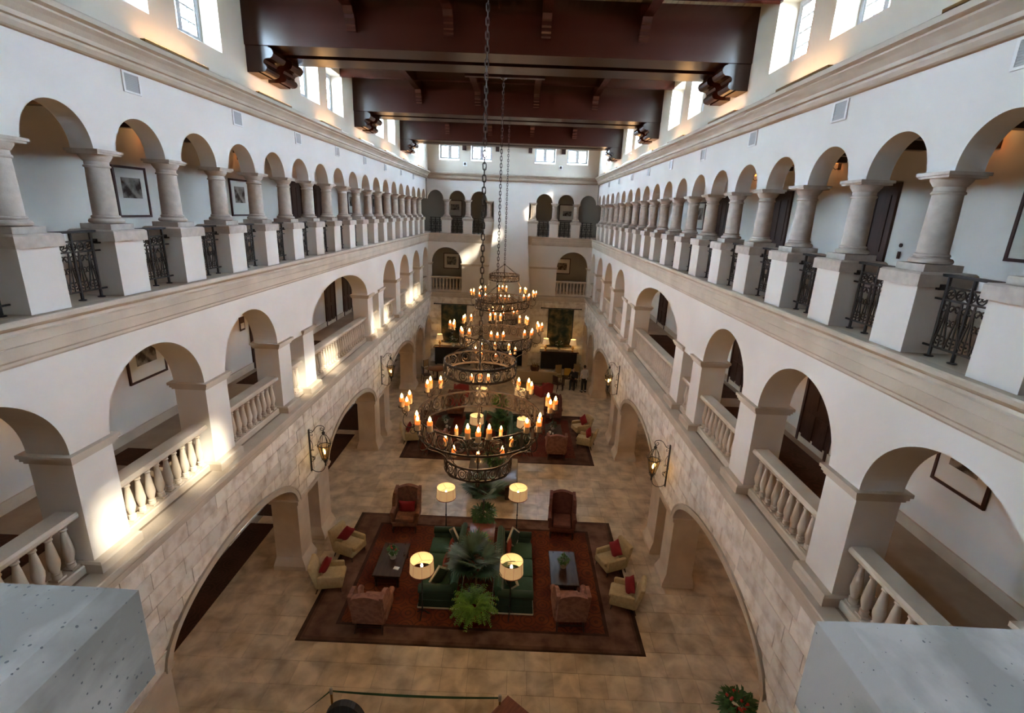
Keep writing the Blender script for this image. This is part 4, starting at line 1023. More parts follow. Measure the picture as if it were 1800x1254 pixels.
def sofa(loc, rz, label, L=2.75):
    """faces local +y, length along x"""
    t = thing('sofa', label, 'sofa', loc, rz, 'green velvet sofas back to back')
    h = L/2
    a = MB(); rbox(a, -h+.05, h-.05, -.45, .50, .10, .30, .03); a.build('seat_frame', 'green', t)
    for k in range(3):
        w = (L-.44)/3; x0 = -h+.22+k*w
        a = MB(); rbox(a, x0+.008, x0+w-.008, -.28, .52, .30, .44, .05); a.build('seat_cushion', 'green', t)
    a = MB(); n = 24; pr = [(-h+.06, .28)]+[(-h+.06+(L-.12)*k/n, .80+.10*math.sin(PI*k/n)**.6) for k in range(n+1)]+[(h-.06, .28)]
    a.prism(pr, -.50, -.30, lambda x, z, y: (x, y-(z-.3)*.12, z)); a.tube([(x, -.42-(z-.3)*.12, z) for x, z in pr[1:-1]], .085, 8); a.build('back', 'green', t)
    for sx in (-1, 1):
        a = MB(); rbox(a, min(sx*(h-.24), sx*h), max(sx*(h-.24), sx*h), -.42, .48, .12, .56, .04)
        a.tube([(sx*(h-.09), -.46, .60), (sx*(h-.09), .50, .58)], [.115, .12], 12); a.build('armrest', 'dgreen', t)
    s = MB(); s.box(-h-.01, h+.01, .49, .51, .03, .12); s.box(-h-.01, h+.01, -.60, -.58, .03, .12)
    for sx in (-1, 1): s.box(min(sx*h, sx*(h+.015)), max(sx*h, sx*(h+.015)), -.58, .49, .02, .30)
    s.build('skirt', 'dgreen', t)
    b = MB(); b.box(-h-.02, h+.02, .505, .525, .03, .075); b.box(-h-.02, h+.02, -.61, -.595, .03, .075)
    for sx in (-1, 1): b.box(min(sx*(h+.005), sx*(h+.025)), max(sx*(h+.005), sx*(h+.025)), -.59, .51, .03, .075)
    b.build('fringe', 'piping', t)
    for sx in (-1, 1):
        for y in (-.5, .42): MB().lathe([(.02, 0), (.03, .10)], 6, (sx*(h-.12), y, 0)).build('leg', 'dwood', t)
    return t
def coffee_table(loc, label, w=.80, l=1.45):
    t = thing('coffee_table', label, 'table', loc)
    MB().cbox(-w/2, w/2, -l/2, l/2, .40, .45, .012).build('tabletop', 'dwoodg', t)
    a = MB(); a.box(-w/2+.05, w/2-.05, -l/2+.05, l/2-.05, .30, .40); a.build('apron', 'dwood', t)
    for sx in (-1, 1):
        for sy in (-1, 1): MB().lathe([(.03, 0), (.045, .05), (.03, .09), (.05, .16), (.05, .2), (.04, .24), (.05, .30)], 8, (sx*(w/2-.09), sy*(l/2-.1), 0)).build('leg', 'dwood', t)
    MB().box(-w/2+.1, w/2-.1, -l/2+.1, l/2-.1, .09, .115).build('shelf', 'rwood', t)
    return t
M['dwoodg'] = mat('polished_dark_wood', (0.055, 0.03, 0.022), (0.035, 0.018, 0.014), 5, 0.22, coord='Object', stretch=(3, .5, 1))
M['greytop'] = mat('polished_grey_brown_top', (0.17, 0.145, 0.125), (0.12, 0.10, 0.085), 3, 0.25, coord='Object')
def floor_lamp(x, y, label, h=1.78, grp='drum shaded floor lamps'):
    t = thing('floor_lamp', label, 'floor lamp', (x, y, 0), 0, grp)
    b = MB()
    for k in range(3):
        a = k*2*PI/3+.4; b.tube(bez((0, 0, .16), (.1*math.cos(a), .1*math.sin(a), .18), (.12*math.cos(a), .12*math.sin(a), .02), (.2*math.cos(a), .2*math.sin(a), .015), 6), .016, 5)
    b.build('base', 'iron', t)
    MB().lathe([(.016, .14), (.02, .3), (.035, .34), (.018, .38), (.016, .7), (.03, .74), (.016, .78), (.014, h-.35)], 8).build('pole', 'iron', t)
    sh = MB(); z1, z0 = h, h-.37
    sh.lathe([(.315, z0), (.295, z1)], 24, cap=False); sh.build('lamp_shade', 'shade', t)
    tr = MB(); tr.lathe([(.319, z0-.006), (.319, z0+.022)], 24, cap=False); tr.lathe([(.299, z1-.012), (.299, z1+.004)], 24, cap=False)
    for k in range(8):
        a = k*PI/4+.2; tr.tube([(.317*math.cos(a), .317*math.sin(a), z0), (.298*math.cos(a), .298*math.sin(a), z1)], .003, 3)
    tr.build('shade_trim', 'shadetrim', t)
    sp = MB()
    for k in range(3): a = k*2*PI/3; sp.tube([(0, 0, z1-.04), (.285*math.cos(a), .285*math.sin(a), z1-.01)], .004, 3)
    sp.build('spider', 'brass', t)
    MB().lathe([(.012, h-.34), (.028, h-.24), (.034, h-.20), (.028, h-.16), (.006, h-.13)], 10).build('bulb', 'bulb', t)
    light('floor_lamp_light', 'POINT', (x, y, h-.20), LAMPW, (1, .68, .36), .035)
LAMPW = 15
def rug(x, y, w, l, label, mname):
    o = MB().cbox(-w/2, w/2, -l/2, l/2, 0.0, .012, .004).build('rug', mname, loc=(x, y, -.001)); tag(o, label, 'rug')
    return o
def leafblade(mb, base, dirv, L, w, droop, n=4):
    p = Vector(base); d = Vector(dirv).normalized(); side = d.cross(Vector((0, 0, 1)));
    side = side.normalized() if side.length > .05 else Vector((1, 0, 0))
    vs = []
    for k in range(n+1):
        t = k/n; ww = w*math.sin(PI*min(1, .12+t*.88))**.8
        vs += [tuple(p-side*ww/2), tuple(p+side*ww/2)]
        d = (d+Vector((0, 0, -droop))).normalized(); p = p+d*(L/n)
    mb.add(vs, [[2*k, 2*k+1, 2*k+3, 2*k+2] for k in range(n)])
def shrub(t, z, r, n, m, L=.12, w=.05, hemi=1.0, name='foliage', rr=R, kind=True):
    mb = MB()
    for _ in range(n):
        th = rr.random()*2*PI; ph = math.acos(1-rr.random()*(1+hemi*.3)); q = r*(.45+.55*rr.random())
        d = Vector((math.sin(ph)*math.cos(th), math.sin(ph)*math.sin(th), math.cos(ph)))
        leafblade(mb, d*q+Vector((0, 0, z)), d+Vector((rr.random()-.5, rr.random()-.5, rr.random()-.5))*1.2, L*(.7+.6*rr.random()), w, .25, 3)
    o = mb.build(name, m, t)
    if kind: o['kind'] = 'stuff'
    return o
def fan_palm(t, z, nf, rad, rr=R, h=.6, mname='leafd'):
    """fan palm: each frond = stalk + fan of narrow blades"""
    for k in range(nf):
        a = 2*PI*k/nf+rr.random()*.5; el = .25+.9*rr.random(); sl = h*(.6+.6*rr.random())
        d = Vector((math.cos(a)*math.cos(el), math.sin(a)*math.cos(el), math.sin(el)))
        b0 = Vector((0, 0, z)); tip = b0+d*sl
        mb = MB(); mb.tube([tuple(b0), tuple(b0+d*sl*.5+Vector((0, 0, .03))), tuple(tip)], .008, 4)
        sd = d.cross(Vector((0, 0, 1))).normalized(); up = sd.cross(d).normalized()
        for j in range(26):
            an = -2.0+4.0*j/25
            dd = d*math.cos(an)+sd*math.sin(an)+up*.08
            leafblade(mb, tip, dd, rad*(.8+.3*rr.random())*(1-.15*abs(an)/1.9), .052, .10, 4)
        mb.build('frond', mname, t)
def fern(t, z, r, m='leafl', rr=random.Random(12), n=64):
    mb = MB()
    for k in range(n):                                   # arching pinnate fronds
        a = 2*PI*rr.random(); el = .25+1.15*rr.random(); L = r*(1.0+.75*rr.random()); p = Vector((.08*math.cos(a), .08*math.sin(a), z)); d = Vector((math.cos(a)*math.cos(el), math.sin(a)*math.cos(el), math.sin(el)))
        q = 11
        for j in range(q):
            p = p+d*(L/q); d = (d+Vector((0, 0, -.16))).normalized(); sd = d.cross(Vector((0, 0, 1)))
            sd = sd.normalized() if sd.length > .05 else Vector((1, 0, 0))
            for sg in (-1, 1): leafblade(mb, p, sd*sg+d*.5, .085*(1-.6*j/q)+.02, .034, .15, 2)
    o = mb.build('foliage', m, t); o['kind'] = 'stuff'
def pot(t, r, h, m, z=0):
    MB().lathe([(r*.68, z), (r*.72, z+.02), (r*.95, z+h*.8), (r*1.05, z+h*.86), (r*1.05, z+h), (r*.92, z+h), (r*.88, z+h*.9), (0.01, z+h*.88)], 20).build('pot', m, t)

def seating_group(yo, near):
    w = 'near' if near else 'far'
    if near:
        M['rug1'] = carpet('near_rug_weave', (.095, .022, .014), (.17, .045, .018), 0, [(3.45, 2.12, (.05, .022, .016)), (3.55, 2.20, (.14, .075, .052)), (4.20, 2.60, (.10, .052, .035)), (4.27, 2.70, (.05, .028, .018))], (.04, .018, .014))
        rg = rug(-.15, 12.55, 8.75, 5.5, 'large red patterned rug with brown border under the near seating group', 'rug1')
        sofa((-1.18, 12.38, .012), PI/2, 'green velvet sofa of the near group, left one facing left', 2.75)
        sofa((.92, 12.30, .012), -PI/2, 'green velvet sofa of the near group, right one facing right', 2.75)
        wing_chair((-2.76, 10.52, .012), 0, 'rose paisley wing chair seen from behind, lower left on the near rug', 'paisleyp', 'paisley wing chairs')
        wing_chair((2.38, 10.88, .012), .04, 'rose paisley wing chair seen from behind, lower right on the near rug', 'paisleyp', 'paisley wing chairs')
        wing_chair((-2.80, 14.62, .012), PI+.04, 'rust paisley wing chair with red cushion, back left of the near rug', 'paisley', 'paisley wing chairs')
        wing_chair((2.48, 14.68, .012), PI-.06, 'plum brown wing chair facing us at the back right of the near rug', 'plum', 'paisley wing chairs')
        tub_chair((-4.30, 11.72, .0), -PI/2+.18, 'cream armchair with red cushion, nearer one at the left edge of the near rug', 'cream armchairs with red cushions')
        tub_chair((-4.22, 13.10, .0), -PI/2-.35, 'cream armchair with red cushion, farther one at the left edge of the near rug', 'cream armchairs with red cushions')
        tub_chair((3.98, 11.50, .0), PI/2-.30, 'cream armchair with red cushion, nearer one at the right edge of the near rug', 'cream armchairs with red cushions')
        tub_chair((3.86, 12.95, .0), PI/2+.40, 'cream armchair with red cushion, farther one at the right edge of the near rug', 'cream armchairs with red cushions')
        cushion('dark red cushion on the nearer left cream armchair', 'red', (-4.43, 11.70, .70), (.3, .75, PI/2), (.47, .47, .17), 'crimson cushions')
        cushion('dark red cushion on the farther left cream armchair', 'red', (-4.33, 13.14, .70), (.3, .75, PI/2-.5), (.47, .47, .17), 'crimson cushions')
        cushion('dark red cushion on the nearer right cream armchair', 'red', (4.10, 11.46, .70), (.3, -.75, PI/2), (.47, .47, .17), 'crimson cushions')
        cushion('dark red cushion on the farther right cream armchair', 'red', (3.98, 13.0, .70), (.3, -.75, PI/2+.3), (.47, .47, .17), 'crimson cushions')
        cushion('wide crimson cushion on the back left wing chair', 'red', (-2.79, 14.70, .72), (.12, 0, PI+.04), (.56, .42, .18), 'crimson cushions')
        for x, y, lab, m, rot, bd in ((-.98, 13.30, 'dark green cushion with white border, back end of the left sofa', 'dgreen', (-.25, .70, PI/2+.45), 'piping'),
                                      (-1.02, 12.78, 'coral red cushion leaning at the back of the left sofa, farther', 'rust', (0.15, .70, PI/2+.1), None),
                                      (-1.08, 12.10, 'coral red cushion on the left sofa, nearer', 'rust', (.1, .75, PI/2-.1), None),
                                      (-1.18, 11.52, 'dark green cushion with white border, front end of the left sofa', 'dgreen', (.1, .70, PI/2-.7), 'piping'),
                                      (.86, 13.34, 'dark green cushion with white border, back end of the right sofa', 'dgreen', (-.25, -.70, PI/2-.45), 'piping'),
                                      (.72, 12.84, 'coral red cushion at the back end of the right sofa', 'rust', (.15, -.70, PI/2-.1), None),
                                      (.80, 11.50, 'dark green cushion at the front end of the right sofa, half under the lamp', 'dgreen', (.1, -.7, PI/2+.6), 'piping')):
            cushion(lab, m, (x, y, .68), rot, (.50, .50, .15), 'sofa cushions', bd)
        coffee_table((-2.72, 12.38, .012), 'dark wood coffee table left of the green sofas')
        coffee_table((2.34, 12.34, .012), 'dark wood coffee table right of the green sofas')
        floor_lamp(-1.52, 10.78, 'lit drum floor lamp at the front left of the green sofas')
        floor_lamp(.80, 10.88, 'lit drum floor lamp at the front right of the green sofas')
        floor_lamp(-1.40, 14.28, 'lit drum floor lamp behind the left green sofa')
        floor_lamp(.95, 14.45, 'lit drum floor lamp behind the right green sofa')
        for x, y, lab in ((-2.70, 12.42, 'white pot with small red flowering plant on the left coffee table'), (2.34, 12.36, 'white pot with low green plant on the right coffee table')):
            t = thing('potted_plant', lab, 'plant', (x, y, .463)); pot(t, .125, .17, 'potwhite'); shrub(t, .24, .13, 100, 'leafm', .09, .04)
            if x < 0:
                f = MB()
                for _ in range(9): f.ball((R.uniform(-.1, .1), R.uniform(-.1, .1), R.uniform(.30, .38)), .022, n=6, m=4)
                f.build('blossom', 'flower', t)
        o = MB().box(-.08, .08, -.06, .06, 0, .012).build('card', 'paper', loc=(-2.50, 11.98, .463), rot=(0, 0, -.2)); tag(o, 'small white card on the left coffee table', 'card')
        # planter row between the sofas
        t = thing('potted_fern', 'bright green fern in a dark red glazed pot in front of the sofas', 'plant', (-.15, 10.62, .012)); pot(t, .27, .46, 'potred'); fern(t, .46, .38, n=120)
        t = thing('fan_palm', 'dusty green fan palm rising between the green sofas, nearer', 'plant', (-.15, 11.25, .012)); pot(t, .20, .5, 'black'); MB().tube([(0, 0, .45), (.02, 0, .9), (0, 0, 1.3)], .03, 6).build('trunk', 'stem', t); fan_palm(t, 1.25, 19, .55, random.Random(4), .50)
        t = thing('planter_box', 'reddish wooden console box between the sofa backs', 'planter', (-.15, 13.05, .012)); MB().cbox(-.36, .36, -.85, .85, .06, .66, .015).build('box', 'rwood', t); MB().box(-.40, .40, -.90, .90, .66, .70).build('tabletop', 'rwood', t)
        for sx in (-1, 1):
            for sy in (-1, 1): MB().box(sx*.30-.03, sx*.30+.03, sy*.78-.03, sy*.78+.03, 0, .06).build('leg', 'dwood', t)
        t = thing('potted_plant', 'small bright leafy plant on the console between the sofas', 'plant', (-.15, 12.68, .712)); pot(t, .14, .16, 'black'); shrub(t, .25, .24, 230, 'leafl', .15, .06)
        t = thing('fan_palm', 'fan palm behind the sofas with fern at its foot, farther', 'plant', (-.15, 14.35, .012)); pot(t, .24, .5, 'rwood'); MB().tube([(0, 0, .45), (-.03, .03, .9), (0, 0, 1.6)], .03, 6).build('trunk', 'stem', t)
        shrub(t, .72, .36, 380, 'leafm', .17, .06); fan_palm(t, 1.55, 15, .50, random.Random(9), .48)
    else:
        M['rug2'] = carpet('far_rug_weave', (.11, .016, .012), (.13, .035, .02), 0, [(3.5, 2.1, (.09, .045, .03)), (4.1, 2.62, (.05, .025, .02))], (.035, .014, .012))
        rug(.05, 22.15, 8.5, 5.4, 'large red rug under the far seating group, seen through the chandelier', 'rug2')
        sofa((-1.18, 21.75, .012), PI/2, 'green sofa of the far group, left one, hidden behind the chandelier', 2.7)
        sofa((1.02, 21.75, .012), -PI/2, 'green sofa of the far group, right one, hidden behind the chandelier', 2.7)
        wing_chair((2.65, 20.22, .012), 0, 'rose paisley wing chair seen from behind, front right of the far rug', 'paisleyp', 'paisley wing chairs')
        wing_chair((-2.65, 20.22, .012), 0, 'rose paisley wing chair seen from behind, front left of the far rug', 'paisleyp', 'paisley wing chairs')
        wing_chair((-2.35, 24.3, .012), PI, 'wing chair with red cushion facing us at the back left of the far rug', 'paisley', 'paisley wing chairs')
        wing_chair((2.75, 24.3, .012), PI, 'dark wing chair facing us at the back right of the far rug', 'plum', 'paisley wing chairs')
        tub_chair((-4.0, 21.1, .0), -PI/2+.2, 'cream armchair with red cushion at the left edge of the far rug', 'cream armchairs with red cushions')
        tub_chair((4.12, 21.35, .0), PI/2-.35, 'cream armchair with red cushion, nearer one at the right edge of the far rug', 'cream armchairs with red cushions')
        tub_chair((4.05, 22.75, .0), PI/2+.35, 'cream armchair with red cushion, farther one at the right edge of the far rug', 'cream armchairs with red cushions')
        cushion('dark red cushion on the left cream armchair of the far group', 'red', (-4.12, 21.1, .70), (.3, .75, PI/2), (.47, .47, .17), 'crimson cushions')
        cushion('dark red cushion on the nearer right cream armchair of the far group', 'red', (4.24, 21.32, .70), (.3, -.75, PI/2), (.47, .47, .17), 'crimson cushions')
        cushion('dark red cushion on the farther right cream armchair of the far group', 'red', (4.17, 22.8, .70), (.3, -.75, PI/2+.3), (.47, .47, .17), 'crimson cushions')
        cushion('wide crimson cushion on the back left wing chair of the far group', 'red', (-2.34, 24.36, .72), (.12, 0, PI), (.56, .42, .18), 'crimson cushions')
        coffee_table((-2.65, 22.2, .012), 'dark coffee table left in the far group'); coffee_table((2.65, 22.0, .012), 'dark coffee table right in the far group')
        floor_lamp(-.92, 20.28, 'lit drum floor lamp at the front left of the far group'); floor_lamp(1.16, 20.15, 'lit drum floor lamp at the front right of the far group')
        floor_lamp(-.95, 23.75, 'lit drum floor lamp at the back left of the far group, crossed by the chain'); floor_lamp(1.0, 23.85, 'lit drum floor lamp at the back right of the far group')
        for x, y, lab in ((-2.58, 22.3, 'white pot with dark plant on the left coffee table of the far group'), (2.62, 22.1, 'white pot with dark plant on the right coffee table of the far group')):
            t = thing('potted_plant', lab, 'plant', (x, y, .463)); pot(t, .12, .16, 'potwhite'); shrub(t, .22, .17, 90, 'leafd', .11, .04)
        for x, y, z, lab in ((2.45, 21.55, .463, 'white cups on the right coffee table of the far group'), (-2.45, 21.75, .463, 'white pot and cup on the left coffee table of the far group')):
            t = thing('tea_set', lab, 'tea set', (x, y, z)); MB().lathe([(.04, 0), (.07, .05), (.06, .12), (.02, .14)], 10).build('teapot', 'potwhite', t); MB().lathe([(.03, 0), (.045, .07)], 10, (.14, -.05, 0)).build('cup', 'potwhite', t)
        t = thing('potted_palm', 'green leafy palm between the far sofas, under the ring', 'plant', (.1, 21.6, .012)); pot(t, .24, .5, 'black'); shrub(t, .85, .42, 420, 'leafm', .2, .06); fan_palm(t, 1.1, 9, .4, random.Random(14), .35, 'leafm')
        t = thing('potted_palm', 'bright green plant at the back of the far group', 'plant', (-.05, 24.6, .012)); pot(t, .22, .4, 'black'); shrub(t, .75, .38, 360, 'leafl', .2, .06)
M['plum'] = mat('plum_brown_upholstery', (0.15, 0.050, 0.042), (0.10, 0.034, 0.03), 9, .85, coord='Object')
seating_group(0, True); seating_group(0, False)

# centre table between the groups
def centre_table():
    t = thing('centre_table', 'large dark table with pale rounded top between the two seating groups', 'table', (0, 17.35, 0))
    a = MB(); rbox(a, -.98, .95, -1.0, 1.05, .70, .75, .02); a.build('tabletop', 'greytop', t)
    MB().box(-.9, .87, -.92, .97, .58, .70).build('apron', 'rwood', t)
    for sx in (-.62, .60):
        for sy in (-.75, .8): MB().box(sx-.10, sx+.10, sy-.10, sy+.10, 0, .58).build('leg', 'dwood', t)
    MB().box(-.66, .64, -.7, .75, .08, .13).build('stretcher', 'dwood', t)
    v = thing('flower_arrangement', 'large vase of red flowers and foliage on the centre table', 'flowers', (.05, 17.5, .752)); pot(v, .16, .26, 'black'); shrub(v, .45, .38, 330, 'leafm', .2, .05)
    f = MB()
    for _ in range(16): f.ball((R.uniform(-.32, .32), R.uniform(-.3, .3), R.uniform(.55, .85)), .04, n=6, m=4)
    f.build('blossom', 'flower', v)
centre_table()

# ================================================================== FAR END OF THE HALL
def far_end():
    for sx, nm in ((-1, 'left'), (1, 'right')):
        x = sx*3.70
        t = thing('tapestry', 'dark green woven landscape tapestry hanging left of the chimney' if sx < 0 else 'dark green woven landscape tapestry hanging right of the chimney', 'tapestry', (x, 33.79, 0), 0, 'tapestries on the end wall')
        c = MB(); n = 16
        vs = [(-.86+1.72*k/n, .012*math.sin(k*1.7), z) for z in (1.5, 2.4, 3.3, 4.16) for k in range(n+1)]
        c.add(vs, [[j*(n+1)+k, j*(n+1)+k+1, (j+1)*(n+1)+k+1, (j+1)*(n+1)+k] for j in range(3) for k in range(n)], True); c.build('cloth', 'tapestry', t)
        b = MB(); b.box(-.88, -.82, -.015, .02, 1.5, 4.16); b.box(.82, .88, -.015, .02, 1.5, 4.16); b.box(-.88, .88, -.015, .02, 1.48, 1.54); b.build('border', 'black', t)
        r = MB(); r.tube([(-1.32, 0, 4.20), (1.32, 0, 4.20)], .028, 8); r.ball((-1.36, 0, 4.20), .05, n=8, m=5); r.ball((1.36, 0, 4.20), .05, n=8, m=5); r.build('rod', 'iron', t)
        k = thing('console_table', 'long black console table against the end wall, %s of the chimney' % nm, 'table', (x, 33.45, 0), 0, 'black consoles at the end wall')
        MB().cbox(-1.34, 1.34, -.30, .30, 1.22, 1.29, .015).build('tabletop', 'dwoodg', k)
        MB().box(-1.24, 1.24, -.26, .26, .06, 1.22).build('cabinet', 'black', k)
        for q in range(4):
            MB().box(-1.20+q*.60+.02, -1.20+(q+1)*.60-.02, -.275, -.26, .14, 1.14).build('door', 'black', k)
        for q in (-1.16, 1.16): MB().box(q-.06, q+.06, -.24, .24, 0, .06).build('foot', 'black', k)
        for s2 in (-1, 1):
            lx = x+s2*.94
            l = thing('table_lamp', 'small lit table lamp on the %s black console, %s one' % (nm, 'left' if s2 < 0 else 'right'), 'table lamp', (lx, 33.45, 1.292), 0, 'table lamps on the consoles')
            MB().lathe([(.09, 0), (.09, .02), (.03, .05), (.05, .12), (.09, .20), (.06, .30), (.025, .36), (.02, .50)], 10).build('base', 'brass', l)
            MB().lathe([(.25, .46), (.17, .84)], 16, cap=False).build('lamp_shade', 'shade', l)
            MB().ball((0, 0, .62), .035, n=8, m=6).build('bulb', 'bulb', l)
            light('table_lamp_light', 'POINT', (lx, 33.42, 1.29+.62), 12, (1, .62, .22), .04)
        v = thing('flower_vase', 'vase of pale flowers in the middle of the %s console' % nm, 'flowers', (x, 33.42, 1.292), 0, 'flower vases on the consoles')
        MB().lathe([(.06, 0), (.10, .08), (.11, .16), (.06, .24)], 10).build('vase', 'potwhite', v); shrub(v, .40, .26, 110, 'leafm', .18, .04)
        f = MB()
        for _ in range(14): f.ball((R.uniform(-.28, .28), R.uniform(-.1, .1), R.uniform(.42, .72)), .035, n=6, m=4)
        f.build('blossom', 'flowerw', v)
    b = thing('log_basket', 'round woven basket of pale kindling right of the fireplace', 'basket', (2.05, 32.6, 0))
    MB().lathe([(.24, 0), (.30, .15), (.31, .36), (.29, .38), (.26, .2), (.02, .19)], 14).build('basket', 'basket', b)
    f = MB()
    for k in range(8): a = k*.8; f.tube([(.12*math.cos(a), .12*math.sin(a), .2), (.2*math.cos(a+.3), .2*math.sin(a+.3), .55)], .025, 5)
    f.build('kindling', 'tan', b)
    # red armchairs and beige sofa of the hearth group
    def club(loc, rz, label, m='redch'):
        t = thing('armchair', label, 'armchair', loc, rz, 'red club chairs near the hearth')
        a = MB(); rbox(a, -.40, .40, -.40, .40, .0, .42, .06); a.build('seat', m, t)
        a = MB(); n = 12; pr = [(-.42, .1)]+[(-.42+.84*k/n, .74+.16*math.sin(PI*k/n)) for k in range(n+1)]+[(.42, .1)]
        a.prism(pr, -.50, -.34, lambda x, z, y: (x, y-(z-.3)*.1, z)); a.build('back', m, t)
        for sx in (-1, 1):
            a = MB(); rbox(a, min(sx*.30, sx*.44), max(sx*.30, sx*.44), -.36, .40, .1, .62, .06); a.build('armrest', m, t)
    club((-2.40, 27.3, 0), .15, 'dark red club chair seen from behind at the left of the hearth group')
    club((2.35, 28.0, 0), .65, 'dark red club chair turned aside at the right of the hearth group')
    t = thing('sofa', 'long beige sofa seen from behind in front of the hearth', 'sofa', (1.9, 30.4, 0))
    a = MB(); rbox(a, -1.45, 1.45, -.5, .45, .0, .44, .05); a.build('seat', 'cloth', t)
    a = MB(); rbox(a, -1.45, 1.45, -.62, -.42, .1, .85, .06); a.build('back', 'cloth', t)
    for sx in (-1, 1):
        a = MB(); rbox(a, min(sx*1.28, sx*1.5), max(sx*1.28, sx*1.5), -.55, .45, .1, .62, .06); a.build('armrest', 'cloth', t)
    # left: table with chairs
    t = thing('side_table', 'round wooden table lit yellow at the far left corner', 'table', (-4.25, 30.0, 0))
    MB().lathe([(.02, .70), (.55, .70), (.58, .72), (.58, .75), (.55, .76), (.01, .76)], 24).build('tabletop', 'rwood', t); MB().lathe([(.28, 0), (.25, .04), (.06, .08), (.05, .70)], 10).build('pedestal', 'dwood', t)
    def chair(loc, rz, label, m, grp=None, h=1.0):
        t = thing('side_chair', label, 'chair', loc, rz, grp)
        a = MB(); rbox(a, -.24, .24, -.22, .24, .42, .50, .03); a.build('seat', m, t)
        a = MB(); rbox(a, -.21, .21, -.27, -.20, .55, h, .03); a.build('backrest', m, t)
        for sx in (-1, 1):
            MB().box(sx*.21-.02, sx*.21+.02, .18, .22, 0, .42).build('leg', 'dwood', t); MB().tube([(sx*.22, -.29, 0), (sx*.21, -.23, .45), (sx*.21, -.26, h)], .018, 5).build('leg', 'dwood', t)
    chair((-4.95, 30.8, 0), -PI*.7, 'pale backed chair beyond the round table in the far left corner', 'tan', 'side chairs')
    chair((-4.85, 29.5, 0), -PI*.35, 'dark chair on the near side of the far left round table', 'dwood', 'side chairs')
    chair((-3.35, 29.75, 0), PI*.5, 'dark chair at the right of the far left round table', 'dwood', 'side chairs')
    # right: games table with people
    t = thing('games_table', 'small dark table where the seated man sits, far right', 'table', (4.0, 29.35, 0))
    MB().cbox(-.36, .36, -.36, .36, .70, .74, .01).build('tabletop', 'dwoodg', t)
    for sx in (-1, 1):
        for sy in (-1, 1): MB().box(sx*.31-.025, sx*.31+.025, sy*.31-.025, sy*.31+.025, 0, .70).build('leg', 'dwood', t)
    chair((3.35, 28.85, 0), -.9, 'dark chair at the near left corner of the games table', 'dwood', 'side chairs', 1.0)
    chair((3.55, 30.3, 0), PI+.3, 'tall tan backed chair behind the games table, left', 'tan', 'side chairs', 1.15)
    chair((4.75, 31.0, 0), PI, 'tan backed chair by the wall behind the seated man', 'tan', 'side chairs', 1.05)
    chair((4.05, 30.05, 0), PI, 'yellow leather backed chair behind the games table', 'gold', 'side chairs', 1.02)
far_end()

# ---- people
def body(name, pts, edges, rad, m, parent, root=0, sub=2):
    me = bpy.data.meshes.new(name); me.from_pydata(pts, edges, []); o = bpy.data.objects.new(name, me); COL.objects.link(o); o.parent = parent
    me.materials.append(M[m])
    sk = o.modifiers.new('skin', 'SKIN'); 
    for i, r in enumerate(rad): me.skin_vertices[0].data[i].radius = r if isinstance(r, tuple) else (r, r)
    me.skin_vertices[0].data[root].use_root = True
    sk.use_smooth_shade = True
    ss = o.modifiers.new('sub', 'SUBSURF'); ss.levels = sub; ss.render_levels = sub
    return o
def head(parent, c, fwd, m='skin', hair='hair', bald=False, r=.098):
    """head looking along fwd (unit, xy)"""
    f = Vector((*fwd, 0)).normalized(); s = Vector((-f.y, f.x, 0))
    T = lambda x, y, z: tuple(Vector(c)+s*x+f*y+Vector((0, 0, z)))
    h = MB(); vs = []; n, mm = 16, 12
    for j in range(mm+1):
        t = PI*j/mm
        for i in range(n):
            a = 2*PI*i/n; x = .76*r*math.sin(t)*math.cos(a); y = .96*r*math.sin(t)*math.sin(a); z = -1.18*r*math.cos(t)
            if z < 0: x *= 1+.22*z/r; y = y*(1+.10*z/r)+.010
            vs.append(T(x, y, z))
    h.add(vs, [[j*n+i, j*n+(i+1) % n, (j+1)*n+(i+1) % n, (j+1)*n+i] for j in range(mm) for i in range(n)], True)
    h.ball((0, .098, -.012), .013, .022, .02, 8, 5, T)            # nose
    h.ball((0, .088, -.055), .024, .010, .008, 8, 5, T)           # mouth
    for sx in (-1, 1): h.ball((sx*.077, -.005, -.005), .010, .020, .030, 8, 5, T)   # ears
    ho = h.build('head', m, parent)
    e = MB()
    for sx in (-1, 1): e.ball((sx*.030, .086, .012), .011, .008, .008, 8, 5, T)
    e.build('eye', 'dark', ho)
    hr = MB()
    if bald:
        vs = []
        for j in range(5):
            z = -.055+.075*j/4
            for i in range(13):
                a = PI+PI*i/12; q = 1.06*math.sqrt(max(.1, 1-(z/(1.18*r))**2)); vs.append(T(.78*r*q*math.cos(a), .98*r*q*math.sin(a), z))
        hr.add(vs, [[j*13+i, j*13+i+1, (j+1)*13+i+1, (j+1)*13+i] for j in range(4) for i in range(12)], True)
    else:
        hr.ball((0, -.018, .022), .083, .092, .105, 14, 8, T)
    hr.build('hair', hair, ho)
    return ho
